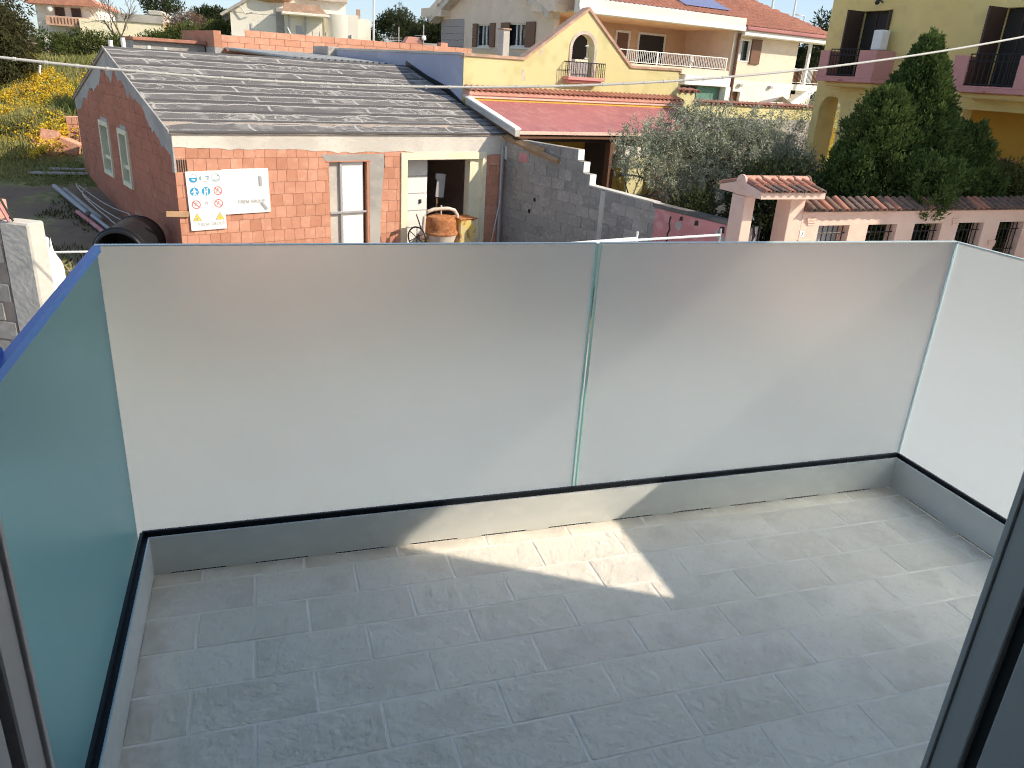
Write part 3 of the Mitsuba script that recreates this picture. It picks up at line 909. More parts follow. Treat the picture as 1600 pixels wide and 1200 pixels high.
part(cw, 'mortar_top', PW(ext(sg.Polygon([(3.5, -.85), (5.7, -.91), (5.7, -.88), (3.5, -.815)]), -.01, .22)), 'm_concrete')
for sx, s0 in ((3.02, -.30), (3.26, -.565), (3.52, -.83)):
    part(cw, 'block_end_mortar', PW(bx(sx - .0, sx + .014, .0, .20, s0 + .01, s0 + .255)), 'm_white')  # white strips paint the sunlight on the stepped block ends
crk = [(6.25, -1.12), (6.23, -1.25), (6.27, -1.38), (6.22, -1.5), (6.24, -1.62), (6.16, -1.75)]
part(cw, 'crack', PW(ext(sg.LineString(crk).buffer(.022), -.015, -.011)), 'm_dark')
for x, z, r_ in ((6.55, -1.10, .05), (6.98, -1.12, .06), (7.66, -1.14, .08)):
    part(cw, 'broken_spot', PW(ext(sg.Polygon([(x - r_, z - r_), (x + r_, z - r_ * .7), (x + r_ * .8, z + r_), (x - r_ * .6, z + r_ * .8)]), -.016, -.010)), 'm_dark')
for x, z in ((6.5, -1.26), (7.6, -1.24), (7.72, -1.35)):
    part(cw, 'bare_patch', PW(ext(sg.Point(x, z).buffer(.09), -.0145, -.0115)), 'm_plaster_grey')
for x, z in ((1.45, -1.50), (1.25, -1.83)):
    part(cw, 'drill_hole', PW(ext(sg.Point(x, z).buffer(.055), -.008, -.003)), 'm_black')
part(cw, 'brick_inset', PW(ext(sg.box(.65, -.60, 1.02, -.37), -.007, .0)), 'm_pinkwall', label='single pink brick set into the grey blocks')
part(cw, 'junction_box', PW(bx(.0, .10, -.05, .0, -.62, -.28)), 'm_white')
pk = thing('plank', 'long timber plank lying aslant on top of the grey block wall', 'plank')
put(pk, tube([PW.pt(-.25, -.06, .03), PW.pt(2.35, -.05, -.40)], .075, 4), 'm_wood')
one('plank', PW(ext(sg.Polygon([(.85, -.06), (1.75, -.14), (1.7, -.36), (1.2, -.34), (.95, -.22)]), -.045, -.012)), 'm_wood', 'broken orange board behind the aslant plank on the block wall', 'plank')

# ---------------------------------------------------------------- lavender wall and yellow house
YH = Frame(BH.pt(BW, 2.2, 0), 15.5)
yh = thing('yellow_house', 'weathered yellow gabled house with an arched niche and red veranda roof', 'house')
lw = thing('lavender_wall', 'tall lavender side wall running back along the bitumen roof', 'wall')
part(lw, 'wall', BH(bx(BW - .005, BW + .24, 2.22, 11.9, Z0 - .3, 1.98)), 'm_bluewall')
part(lw, 'coping', BH(cbx(BW - .04, BW + .28, 2.215, 11.9, 1.982, 2.05, .01)), 'm_concrete')
part(lw, 'end_block', BH(cbx(BW - .34, BW + .1, 10.6, 11.95, 1.0, 2.08, .02)), 'm_plaster_grey')
GT = sg.Polygon([(0, Z0 - .3), (8.45, Z0 - .3), (8.45, 1.99), (6.22, 1.97), (4.32, 3.50), (2.05, 1.97), (0, 1.97)])
archw = sg.box(3.80, 1.56, 4.66, 2.40).union(sg.Point(4.23, 2.40).buffer(.43, 24))
part(yh, 'facade', YH(ext(GT.difference(archw), 0, .26)), 'm_yellow')
cop = [(-.02, 1.97), (2.05, 1.97), (4.32, 3.50), (6.22, 1.97), (8.5, 1.99)]
cpoly = sg.LineString(cop).buffer(.075, cap_style=2, join_style=2).difference(GT.buffer(-.002))
part(yh, 'coping', YH(ext(cpoly, -.05, .31)), 'm_coping')
ring = sg.box(3.70, 1.58, 4.76, 2.40).union(sg.Point(4.23, 2.40).buffer(.53, 24)).difference(archw.buffer(.001)).intersection(sg.box(0, 1.58, 9, 9))
part(yh, 'arch_surround', YH(ext(ring, -.025, .0)), 'm_offwhite')
part(yh, 'side_wall', YH(bx(.0, .24, .27, 8.5, Z0, 1.2)), 'm_yellow')
part(yh, 'side_wall', YH(bx(8.2, 8.45, .27, 8.5, Z0, 1.2)), 'm_yellow')
part(yh, 'flat_roof', YH(bx(.25, 8.2, .27, 8.5, 1.1, 1.25)), 'm_concrete')
bc = part(yh, 'balconette', YH(cbx(3.52, 4.98, -.30, .0, 1.50, 1.60, .012)), 'm_pinkbalc')
part(bc, 'moulding', YH(cbx(3.60, 4.90, -.22, .0, 1.42, 1.498, .01)), 'm_pinkbalc')
for x in np.linspace(3.55, 3.80, 4).tolist() + np.linspace(4.72, 4.95, 4).tolist():
    part(bc, 'baluster', YH(tube([(x, -.27, 1.60), (x, -.27, 2.02)], .012, 5)), 'm_iron')
for x in (3.55, 4.95):
    for y in (-.18, -.09):
        part(bc, 'baluster', YH(tube([(x, y, 1.60), (x, y, 2.02)], .012, 5)), 'm_iron')
part(bc, 'hand_rail', YH(tube([(3.55, 0, 2.02), (3.55, -.27, 2.02), (4.95, -.27, 2.02), (4.95, 0, 2.02)], .016, 5)), 'm_iron')
part(bc, 'screen', YH(bx(3.81, 4.65, .10, .13, 1.57, 2.02)), 'm_greyclad', label='dark screen boards behind the balconette rail')
for x in np.linspace(3.86, 4.6, 8):
    part(bc, 'baluster', YH(tube([(x, -.27, 1.60), (x, -.27, 2.02)], .010, 5)), 'm_iron')
ch = part(yh, 'chimney', YH(cbx(1.30, 1.52, .02, .28, 2.03, 2.74, .008)), 'm_concrete')
part(ch, 'cap', YH(cbx(1.26, 1.56, -.02, .32, 2.742, 2.78, .008)), 'm_coping')
for x, z, r_ in ((2.62, 2.20, .07), (2.70, 2.28, .05), (2.02, 1.62, .09), (2.06, 1.48, .10)):
    part(yh, 'flaked_patch', YH(ext(sg.Polygon([(x - r_ * .6, z - r_), (x + r_ * .7, z - r_ * .8), (x + r_ * .5, z + r_), (x - r_ * .2, z + r_ * 1.2)]), -.004, .0)), 'm_offwhite')


def coppo(ln, r0, r1, th=.016, seg=7):
    """A barrel tile along +b: low narrow end at b = 0 is the wide one; crown up."""
    ang = np.linspace(0, math.pi, seg + 1)
    v, f = [], []
    for b, r in ((0, r0), (ln, r1)):
        for rr in (r, r - th):
            for t_ in ang:
                v.append((-rr * math.cos(t_), b, rr * math.sin(t_) * .85))
    n = seg + 1
    for j in range(seg):
        f += [[j, j + 1, 2 * n + j + 1], [j, 2 * n + j + 1, 2 * n + j]]
        f += [[n + j, 3 * n + j + 1, n + j + 1], [n + j, 3 * n + j, 3 * n + j + 1]]
        f += [[j, n + j + 1, j + 1], [j, n + j, n + j + 1]]
        f += [[2 * n + j, 2 * n + j + 1, 3 * n + j + 1], [2 * n + j, 3 * n + j + 1, 3 * n + j]]
    return TM(v, f)


def place_tile(mesh, a, b, z, slope, tilt=0.0):
    m_ = mesh.copy()
    m_.apply_transform(trimesh.transformations.rotation_matrix(slope, [1, 0, 0]))
    m_.apply_translation((a, b, z))
    return m_


# tile strip under the parapet, red sheet veranda roof below it
tiles = [place_tile(coppo(.42, .095, .08), .09 + i * .187, -.42, 1.03, .30) for i in range(45)]
trow = part(yh, 'tile_strip', YH(concat(tiles)), 'm_terra', stuff=True)
part(yh, 'strip_bed', YH(ext(sg.box(0, .95, 8.45, 1.045), -.40, -.002)), 'm_terra_pink')
part(yh, 'strip_fascia', YH(cbx(0, 8.45, -.36, -.01, .86, .948, .01)), 'm_pink')
part(yh, 'ochre_band', YH(bx(0, 8.4, -.32, -.003, .80, .858)), 'm_yellow_deep')
# veranda roof in the yellow house frame: from (b=-.3,z=.82) down to (b=-2.95,z=.17)
nva = 60
va = np.linspace(.10, 8.2, 122)
vv, vf = [], []
for b_, z_ in ((-.30, .80), (-2.95, .17), (-2.95, .135), (-.30, .765)):
    for i, a_ in enumerate(va):
        vv.append((a_, b_, z_ + (.004 if (i % 4) < 2 else 0)))
n_ = len(va)
for k_ in range(3):
    for i in range(n_ - 1):
        vf += [[k_ * n_ + i, (k_ + 1) * n_ + i, (k_ + 1) * n_ + i + 1], [k_ * n_ + i, (k_ + 1) * n_ + i + 1, k_ * n_ + i + 1]]
vr = part(yh, 'veranda_roof', YH(TM(vv, vf)), 'm_redsheet', label='pinkish red sheet roof over the veranda')
part(vr, 'eave_trim', YH(cbx(.08, 8.22, -2.99, -2.945, .10, .185, .006)), 'm_pink')
part(vr, 'eave_gutter', YH(cbx(.08, 8.22, -2.93, -2.80, -.02, .09, .02)), 'm_shutter_brown')
sidep = sg.Polygon([(-.28, .86), (-2.99, .215), (-2.99, .05), (-.28, .70)])
part(vr, 'side_flashing', YH(prism_a(sidep, -.06, .08)), 'm_concrete')
part(vr, 'flashing_edge', YH(prism_a(sg.Polygon([(-.28, .865), (-2.99, .22), (-2.99, .26), (-.28, .905)]), -.08, .12)), 'm_white')
for x, z in ((.55, .45), (.45, .40)):
    pass
# inside the veranda
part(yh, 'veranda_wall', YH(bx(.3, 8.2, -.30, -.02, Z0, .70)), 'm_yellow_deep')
part(yh, 'veranda_door', YH(cbx(4.40, 5.30, -.36, -.30, Z0 + .05, -.22, .01)), 'm_shutter')
part(yh, 'veranda_window', YH(bx(.6, 2.7, -.34, -.30, -1.8, -.2)), 'm_dark')
part(yh, 'veranda_beam', YH(bx(.1, 8.2, -2.80, -2.62, -.10, .12)), 'm_shutter')
for x, mt in ((3.45, 'm_shutter_brown'), (8.0, 'm_yellow')):
    part(yh, 'veranda_post', YH(cbx(x - .11, x + .11, -2.84, -2.62, Z0, -.1, .01)), mt)
bp_ = part(yh, 'brick_post', YH(bx(5.16, 5.44, -3.24, -2.96, Z0, -.05)), 'm_mortar')
for i in range(40):
    for j, (x0, x1, y0, y1) in enumerate(((5.155, 5.445, -3.25, -3.10), (5.155, 5.445, -3.098, -2.95))):
        part(bp_, 'brick', YH(bx(x0, x1, y0, y1, Z0 + .082 * i * .96, Z0 + .082 * i * .96 + .068)), 'm_brick3')
part(yh, 'sunlit_screen', YH(cbx(3.78, 4.42, -3.22, -3.12, Z0, -.50, .01)), 'm_yellow', label='sunlit pale yellow wall panel in front of the veranda')
part(yh, 'white_screen', YH(cbx(3.70, 4.30, -3.10, -3.06, -.95, -.18, .01)), 'm_cream_wall', label='white panel above the sunlit yellow one')
part(yh, 'side_panel', YH(bx(4.62, 5.15, -2.7, -2.6, Z0, -1.0)), 'm_yellow_deep')
part(yh, 'yellow_post', YH(cbx(6.88, 7.36, -3.3, -3.0, Z0, -1.22, .01)), 'm_yellow')
gc = thing('garden_chair', 'dark garden chair in the shade of the veranda behind the block wall', 'chair')
CF = Frame(YH.pt(2.55, -2.7, 0), 15.5)
part(gc, 'backrest', CF(cbx(-.28, .28, .2, .25, -2.2, -1.35, .02)), 'm_shutter')
part(gc, 'seat', CF(cbx(-.28, .28, -.3, .22, -2.75, -2.70, .02)), 'm_shutter')
for x in (-.25, .25):
    for y in (-.27, .2):
        part(gc, 'leg', CF(tube([(x, y, Z0), (x, y, -2.74)], .022, 6)), 'm_shutter')
YARD = BH(bx(8.95, 20, -8.0, 2.1, Z0 - .1, Z0 + .02))
struct('garden_path', YARD, 'm_pavement')

# ---------------------------------------------------------------- tiled gate and pink garden wall
gt = thing('garden_gateway', 'pink garden gateway with a little terracotta tiled roof and iron gate', 'gate')
part(gt, 'pillar', FN(cbx(-.13, .12, 0, .42, Z0 - .1, -.36, .008)), 'm_pink')
part(gt, 'pillar', FN(cbx(1.03, 1.40, 0, .42, Z0 - .1, -.36, .008)), 'm_pink')
gable = sg.Polygon([(-.42, -.345), (-.42, -.215), (.20, -.075), (.86, -.235), (.86, -.34), (.42, -.335), (.42, -.355), (0, -.355)])
part(gt, 'roof_slab', FN(prism_a(gable, -.11, 1.47)), 'm_pink')
part(gt, 'gable_board', FN(prism_a(sg.Polygon([(-.40, -.34), (-.40, -.215), (.20, -.08), (.84, -.235), (.84, -.335)]), -.135, -.112)), 'm_pink')
slope_f, slope_b = math.atan2(.14, .62), math.atan2(.155, .66)
rt = part(gt, 'roof', FN(prism_a(sg.Polygon([(-.44, -.208), (.20, -.066), (.88, -.226), (.88, -.232), (.20, -.073), (-.44, -.216)]), -.10, 1.46)), 'm_terra_dark')
for i in range(8):
    part(rt, 'tile', FN(place_tile(coppo(.40, .088, .074), -.02 + i * .193, -.50, -.225, slope_f)), 'm_terra_dark' if i % 3 else 'm_terra')
    part(rt, 'tile', FN(place_tile(coppo(.40, .088, .074), -.02 + i * .193, -.17, -.140, slope_f)), 'm_terra')
    bt = coppo(.74, .074, .088)
    part(rt, 'tile', FN(place_tile(bt, -.02 + i * .193, .20, -.070, -slope_b)), 'm_terra')
ridge_ang = np.linspace(0, math.pi, 11)
for i in range(4):
    x0, x1 = -.09 + i * .40, -.09 + (i + 1) * .40 + .03
    for nm, xa, xb, r_ in (('ridge_tile', x0, x1, .125), ('ridge_joint', x1 - .05, x1 - .01, .138)):
        v, f = [], []
        for x in (xa, xb):
            for rr in (r_, r_ - .02):
                v += [(x, .20 - rr * math.cos(t_), -.105 + rr * math.sin(t_)) for t_ in ridge_ang]
        n = 11
        for j in range(10):
            f += [[j, 2 * n + j, 2 * n + j + 1], [j, 2 * n + j + 1, j + 1], [j, j + 1, n + j + 1], [j, n + j + 1, n + j], [2 * n + j, 3 * n + j + 1, 2 * n + j + 1], [2 * n + j, 3 * n + j, 3 * n + j + 1]]
        part(rt, nm, FN(TM(v, f)), 'm_terra_pink' if nm == 'ridge_tile' else 'm_terra_dark', smooth=50)
part(rt, 'ridge_end', FN(ext(sg.Point(0, 0).buffer(.14), 0, .04).apply_transform(trimesh.transformations.rotation_matrix(math.pi / 2, [0, 0, 1])).apply_translation((-.10, .20, -.10))), 'm_pink')
gl_ = part(gt, 'gate_leaf', FN(cbx(.14, .67, .29, .31, Z0 + .04, Z0 + .12, .004)), 'm_iron')
for x in np.linspace(.17, .62, 4):
    part(gl_, 'bar', FN(tube([(x, .30, Z0 + .1), (x, .30, -1.0)], .014, 6)), 'm_iron')
part(gl_, 'frame', FN(concat([tube([(.15, .30, Z0 + .05), (.15, .30, -.97)], .022, 6), tube([(.66, .36, Z0 + .05), (.66, .36, -.92)], .022, 6), tube([(.15, .30, -1.55), (.66, .36, -1.55)], .02, 6)])), 'm_iron')
part(gl_, 'diamond', FN(tube([(.42, .30, -.98), (.30, .30, -1.2), (.42, .30, -1.48), (.54, .32, -1.2), (.42, .30, -.98)], .016, 6)), 'm_iron')
part(gl_, 'top_bar', FN(tube([(.12, .26, -.56), (.45, .34, -.88)], .018, 6)), 'm_rail_grey')
part(gl_, 'panel', FN(bx(.24, .60, .33, .335, Z0 + .1, -1.02)), 'm_greyclad')

pw = thing('pink_garden_wall', 'pink rendered garden wall with a tile coping and barred openings', 'wall')
WOPS = [sg.box(1.885 + i * 1.378, -2.35, 1.885 + i * 1.378 + .85, -.957) for i in range(9)]
wl = sg.box(1.402, Z0 - .1, 14.2, -.70)
for w in WOPS:
    wl = wl.difference(w)
part(pw, 'wall', FN(ext(wl, .0, .30)), 'm_pink')
part(pw, 'cornice', FN(cbx(1.402, 14.2, -.06, .36, -.70, -.655, .01)), 'm_pink')
ct = part(pw, 'coping', FN(prism_a(sg.Polygon([(-.13, -.652), (-.13, -.625), (.20, -.47), (.46, -.56), (.46, -.652)]), 1.402, 14.2)), 'm_terra_dark')
trg2 = np.random.default_rng(17)
for i in range(60):
    a_ = 1.50 + i * .211
    part(ct, 'tile', FN(place_tile(coppo(.46, .094, .078), a_, -.19 + trg2.uniform(-.012, .012), -.635, .44 + trg2.uniform(-.03, .03))), 'm_terra_dark' if trg2.random() < .65 else 'm_terra')
tl = [FN(place_tile(coppo(.36, .094, .08), 1.50 + i * .211, .16, -.50, -.30)) for i in range(60)]
part(ct, 'rear_tiles', concat(tl), 'm_terra_dark', stuff=True)
for i, w in enumerate(WOPS):
    x0, z0, x1, z1 = w.bounds
    g = part(pw, 'grille', FN(tube([(x0, .10, -1.14), (x1, .10, -1.14)], .014, 5)), 'm_iron')
    for z in (-1.62, -2.1):
        part(g, 'cross_bar', FN(tube([(x0, .10, z), (x1, .10, z)], .014, 5)), 'm_iron')
    for x in np.linspace(x0 + .08, x1 - .08, 6):
        part(g, 'bar', FN(tube([(x, .10, z0), (x, .10, z1)], .013, 5)), 'm_iron')
    if i == 0:
        part(pw, 'back_board', FN(bx(x0 - .05, x1 + .05, .31, .34, z0, z1 + .02)), 'm_sign_grey', label='pale grey board behind the first barred opening')
    else:
        part(pw, 'back_board', FN(bx(x0 - .05, x1 + .05, .62, .64, z0, z1 + .02)), 'm_dark')
for x, z in ((1.50, -.80), (3.05, -1.38), (4.35, -1.36), (5.75, -.85), (7.15, -1.38)):
    c_ = part(pw, 'corbel', FN(cbx(x, x + .24, -.05, .0, z - .045, z, .006)), 'm_pink')
    part(c_, 'step', FN(cbx(x + .03, x + .25, -.035, .0, z - .10, z - .052, .005)), 'm_pink')
    part(c_, 'step', FN(cbx(x + .06, x + .26, -.02, .0, z - .15, z - .107, .005)), 'm_pink')
npl = part(pw, 'number_plate', FN(cbx(1.40, 1.52, -.012, .0, -1.19, -1.06, .003)), 'm_sign_white')
t7 = meshkit.text_mesh('7', .065, .002, True)
v7 = t7.vertices
t7.vertices = np.stack([v7[:, 0] + 1.437, -.0125 - v7[:, 2], v7[:, 1] - 1.158], 1)
part(npl, 'numeral', FN(t7), 'm_iron')
part(pw, 'ledge', FN(cbx(1.38, 1.75, -.03, .0, -1.30, -1.24, .006)), 'm_pink')
part(pw, 'terracotta_band', FN(cbx(8.1, 14.2, -.05, .0, -1.93, -1.87, .006)), 'm_terra')

# dark low wall with pink tiles behind the garden wall at the right
dw = thing('dark_garden_wall', 'dark grey wall capped with pink tiles behind the conifer at the right', 'wall')
part(dw, 'wall', FN(bx(10.6, 15, 3.0, 3.3, Z0, .02)), 'm_greyclad')
for i in range(16):
    part(dw, 'tile', FN(place_tile(coppo(.45, .12, .10), 10.7 + i * .27, 2.85, .05 - i * .012, .2)), 'm_terra_pink')

# ---------------------------------------------------------------- large ochre building at the right
OB = Frame((18.014, 22.726), 5 - 90)          # a runs towards us along its left face, b into the building
ob = thing('ochre_building', 'large ochre yellow building with pink balconies at the right', 'building')
OP = [sg.box(.62, 2.0, 1.82, 4.0), sg.box(5.45, 1.95, 6.75, 3.90), sg.box(10.3, 1.95, 11.6, 3.90)]
face = sg.box(-.70, 1.50, 13, 4.80)
for o in OP:
    face = face.difference(o)
part(ob, 'wall', OB(ext(face, 0, .3)), 'm_ochre')
part(ob, 'end_wall', OB(bx(-.70, -.40, .3, 9, 1.5, 4.80)), 'm_ochre')
part(ob, 'corner_pier', OB(bx(-.70, -.40, .351, .75, Z0, 1.497)), 'm_ochre')
part(ob, 'corner_pier', OB(bx(-.70, -.40, 5.4, 6.0, Z0, 1.497)), 'm_ochre')
part(ob, 'rear_mass', OB(bx(-.40, 13, 2.2, 9, 1.52, 4.78)), 'm_ochre')
part(ob, 'first_floor_slab', OB(bx(-.395, 13, .301, 2.2, 1.52, 1.8)), 'm_ochre')
low_ = sg.box(-.70, Z0, 13, 1.497).difference(sg.box(-.40, Z0, .55, 1.05).union(sg.Point(.075, 1.05).buffer(.475)).union(sg.box(1.25, Z0, 4.75, 1.30)).union(sg.box(5.02, Z0, 12.5, 1.42)))
part(ob, 'arcade_wall', OB(ext(low_, 0, .35)), 'm_ochre')
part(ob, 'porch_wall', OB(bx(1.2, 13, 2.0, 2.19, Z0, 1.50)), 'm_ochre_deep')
for i, (a0, a1, d0, d1, seen) in enumerate(((0, 2.28, .40, 1.75, True), (4.97, 7.6, 5.30, 7.1, True), (9.9, 12.6, 10.2, 12, False))):
    bz0, bz1 = (1.95, 2.85) if i == 0 else (1.84, 2.73)
    bal = part(ob, 'balcony', OB(cbx(a0, a1, -.75, -.001, bz0 - .002, bz0 + .12, .01)), 'm_pinkbalc')
    g0, g1 = (.38, 1.62) if i == 0 else (a0 + .42, a0 + 1.85)
    par = sg.box(a0, bz0 + .121, a1, bz1).difference(sg.box(g0, bz0 + .16, g1, bz1 + 1))
    part(bal, 'parapet', OB(ext(par, -.75, -.66)), 'm_pinkbalc')
    part(bal, 'parapet', OB(bx(a0, a0 + .09, -.659, -.001, bz0 + .121, bz1)), 'm_pinkbalc')
    part(bal, 'parapet', OB(bx(a1 - .09, a1, -.659, -.001, bz0 + .121, bz1)), 'm_pinkbalc')
    part(bal, 'railing', OB(concat([tube([(x, -.70, bz0 + .16), (x, -.70, bz1 + .03)], .011, 5) for x in np.linspace(g0 + .03, g1 - .03, 10)] + [tube([(g0, -.70, z), (g1, -.70, z)], .016, 5) for z in (bz0 + .2, bz1 - .14, bz1 + .03)])), 'm_iron')
    part(bal, 'moulding', OB(cbx(a0 + .2, a1 - .1, -.55, -.001, bz0 - .14, bz0 - .004, .03)), 'm_ochre')
    part(bal, 'spout', OB(tube([(a0 + 1.1, -.74, bz0 + .06), (a0 + 1.1, -.92, bz0 + .04)], .03, 6)), 'm_pinkbalc')
for i, o in enumerate(OP):
    x0, z0, x1, z1 = o.bounds
    w_ = part(ob, 'balcony_door', OB(bx(x0 - .02, x1 + .02, .18, .22, z0, z1 + .02)), 'm_dark')
    part(w_, 'shutter', OB(cbx(x0 + .0, x0 + .06, -.60, .05, z0, z1, .01)), 'm_shutter')
    part(w_, 'shutter', OB(cbx(x1 - .06, x1, -.10, .05, z0, z1, .01)), 'm_shutter')
    part(w_, 'frame', OB(bx(x0 + .45, x0 + .5, .15, .19, z0, z1)), 'm_shutter')
pw2 = part(ob, 'porch_window', OB(bx(6.7, 7.6, 1.96, 2.0, Z0 + .9, 1.22)), 'm_pane')
part(pw2, 'shutter', OB(cbx(6.05, 6.68, 1.90, 1.96, Z0 + .9, 1.26, .01)), 'm_shutter')
part(pw2, 'curtain', OB(bx(6.9, 7.6, 1.94, 1.957, Z0 + .9, 1.1)), 'm_plaster_grey')
part(ob, 'wall_lamp', OB(concat([tube([(1.36, 0, 4.22), (1.36, -.2, 4.28)], .02, 6), trimesh.creation.icosphere(1, .07).apply_translation((1.36, -.22, 4.2))])), 'm_iron')
one('air_conditioner', OB(cbx(1.74, 2.10, -.50, -.20, 2.87, 3.42, .02)), 'm_white', 'small white outdoor unit standing on the far pink balcony', 'air conditioner')

# ---------------------------------------------------------------- peach house behind the yellow one
PH = Frame((14.498, 39.418), 14)
ph = thing('peach_house', 'two storey peach house with terracotta roof and a long white railed balcony', 'house')
PG = 9.0
gz = lambda b: 4.25 + .40 * (min(b, 12.9 - b) - .0)
gpoly = sg.Polygon([(.0, Z0), (12.4, Z0), (12.4, 4.35), (6.3, 6.9), (.0, 4.35)])
W1, W2 = sg.box(1.85, 2.88, 4.75, 4.0), sg.box(5.95, 2.86, 7.95, 4.0)
part(ph, 'gable_wall', PH(prism_a(gpoly.difference(W1).difference(W2), -.30, 0)), 'm_peach')
part(ph, 'grey_cladding', PH(prism_a(sg.box(9.4, Z0, 12.38, 4.33), -.325, -.302)), 'm_greyclad')
for j in range(7):
    part(ph, 'cladding_joint', PH(bx(-.332, -.326, 9.5, 12.3, 1.7 + j * .37, 1.715 + j * .37)), 'm_dark')
for w, (sa, sb_) in ((W1, (.9, .9)), (W2, (.55, .5))):
    y0, z0, y1, z1 = w.bounds
    k = part(ph, 'window', PH(bx(-.12, -.10, y0, y1, z0, z1)), 'm_pane')
    part(k, 'frame', PH(prism_a(w.difference(sg.box(y0 + .07, z0 + .06, y1 - .07, z1 - .06)), -.20, -.13)), 'm_white')
    part(k, 'mullion', PH(bx(-.19, -.13, (y0 + y1) / 2 - .10, (y0 + y1) / 2 - .02, z0 + .06, z1 - .06)), 'm_white')
    part(k, 'mullion', PH(bx(-.19, -.13, (y0 + y1) / 2 + .32, (y0 + y1) / 2 + .40, z0 + .06, z1 - .06)), 'm_white')
    part(k, 'shutter', PH(cbx(-.38, -.305, y0 - .25, y0 + sa - .25, z0 - .04, z1 + .05, .01)), 'm_shutter_brown')
    part(k, 'shutter', PH(cbx(-.38, -.305, y1 - sb_ + .3, y1 + .3, z0 - .04, z1 + .05, .01)), 'm_shutter_brown')
    part(k, 'sill', PH(cbx(-.40, -.30, y0 + .1, y1 - .1, z0 - .12, z0 - .05, .01)), 'm_white')
# flat cream eave band around the gable end
for b0, b1_, z0, z1, s in ((11.2, 14.0, 4.45, 4.95, 1), (-.9, 1.2, 4.43, 4.99, 1)):
    part(ph, 'eave_return', PH(cbx(-.95, .30, b0, b1_, z0, z1, .01)), 'm_peach')
raker = sg.LineString([(-.4, 4.26), (6.3, 7.10), (12.9, 4.26)]).buffer(.17, cap_style=2, join_style=2)
part(ph, 'rake_board', PH(prism_a(raker, -.95, -.29)), 'm_offwhite')
part(ph, 'raker_band', PH(prism_a(sg.LineString([(-.9, 4.55), (6.3, 7.55), (13.4, 4.55)]).buffer(.18, cap_style=2, join_style=2), -.90, -.2)), 'm_peach')
part(ph, 'eave_spotlight', PH(cbx(-.9, -.6, 11.6, 11.9, 4.97, 5.2, .03)), 'm_iron')
# front: recessed balcony
part(ph, 'balcony_slab', PH(cbx(.0, 10.45, -1.6, 2.2, 2.05, 2.38, .01)), 'm_peach')
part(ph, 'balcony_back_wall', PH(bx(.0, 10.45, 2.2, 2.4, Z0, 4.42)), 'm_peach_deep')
part(ph, 'lower_wall', PH(bx(.0, 10.45, -1.2, -1.0, Z0, 2.05)), 'm_peach')
part(ph, 'right_cheek', PH(bx(10.451, 10.75, -1.6, 8, Z0, 4.42)), 'm_peach')
part(ph, 'fascia', PH(cbx(-.3, 10.80, -2.0, -1.6, 4.44, 5.03, .015)), 'm_cream_wall', label='broad cream fascia over the recessed balcony')
part(ph, 'fascia_drip', PH(cbx(-.3, 10.80, -2.06, -1.59, 4.40, 4.62, .02)), 'm_white')
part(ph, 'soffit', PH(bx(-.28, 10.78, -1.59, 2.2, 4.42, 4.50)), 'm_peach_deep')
for x0, x1, z1, m_ in ((5.35, 6.15, 3.98, 'm_shutter_brown'), (6.95, 8.75, 4.0, 'm_dark'), (1.9, 3.35, 4.0, 'm_dark')):
    d_ = part(ph, 'balcony_door', PH(cbx(x0, x1, 2.12, 2.19, 2.39, z1, .01)), m_)
    part(d_, 'frame', PH(ext(sg.box(x0 - .12, 2.39, x1 + .12, z1 + .12).difference(sg.box(x0, 2, x1, z1)), 2.10, 2.198)), 'm_white')
rl = part(ph, 'railing', PH(concat([tube([(.6, -1.55, 3.0), (10.2, -1.55, 3.0)], .025, 5), tube([(.6, -1.55, 2.45), (10.2, -1.55, 2.45)], .02, 5)])), 'm_white_metal')
for x in np.linspace(3.2, 10.2, 58):
    part(rl, 'baluster', PH(bx(x - .012, x + .012, -1.56, -1.54, 2.46, 2.99)), 'm_white_metal')
for x in (5.2, 7.6, 10.2):
    part(rl, 'post', PH(bx(x - .03, x + .03, -1.58, -1.52, 2.38, 3.03)), 'm_white_metal')
part(rl, 'ornament', PH(trimesh.creation.icosphere(1, .09).apply_translation((7.6, -1.58, 2.72))), 'm_white_metal')
# ground floor under the balcony
part(ph, 'carport_beam', PH(cbx(7.2, 10.6, -1.7, -1.2, 1.55, 2.04, .01)), 'm_white')
part(ph, 'green_shutter', PH(cbx(8.5, 10.2, -1.30, -1.205, -.5, 1.5, .01)), 'm_green_shutter')
part(ph, 'dark_opening', PH(bx(7.4, 8.5, -1.26, -1.205, -.5, 1.5)), 'm_dark')
part(ph, 'carport_post', PH(cbx(10.25, 10.7, -1.75, -1.3, Z0, 1.55, .01)), 'm_white')
part(ph, 'downpipe', tube([PH.pt(10.72, -1.72, 4.3), PH.pt(10.72, -1.72, Z0)], .09, 8), 'm_shutter_brown')
# right wing
rw = sg.box(10.76, Z0, 16.2, 4.25)
ww = sg.box(11.15, 2.92, 12.25, 4.05)
part(ph, 'right_wing_wall', PH(ext(rw.difference(ww).difference(sg.box(10.9, .4, 12.0, 1.35)), -1.2, -.9)), 'm_peach')
part(ph, 'whitewashed_base', PH(ext(sg.box(10.8, Z0, 16.18, 1.95).difference(sg.box(10.9, .4, 12.0, 1.35)), -1.225, -1.202)), 'm_cream_wall')
part(ph, 'right_wing_side', PH(bx(15.9, 16.2, -.9, 9, Z0, 4.25)), 'm_peach')
k = part(ph, 'window', PH(bx(11.1, 12.3, -1.0, -.98, 2.9, 4.1)), 'm_pane')
part(k, 'frame', PH(ext(ww.difference(sg.box(11.22, 2.98, 12.18, 4.0)), -1.23, -1.05)), 'm_white')
part(k, 'curtain', PH(bx(11.25, 11.75, -1.04, -1.02, 2.95, 4.05)), 'm_curtain')
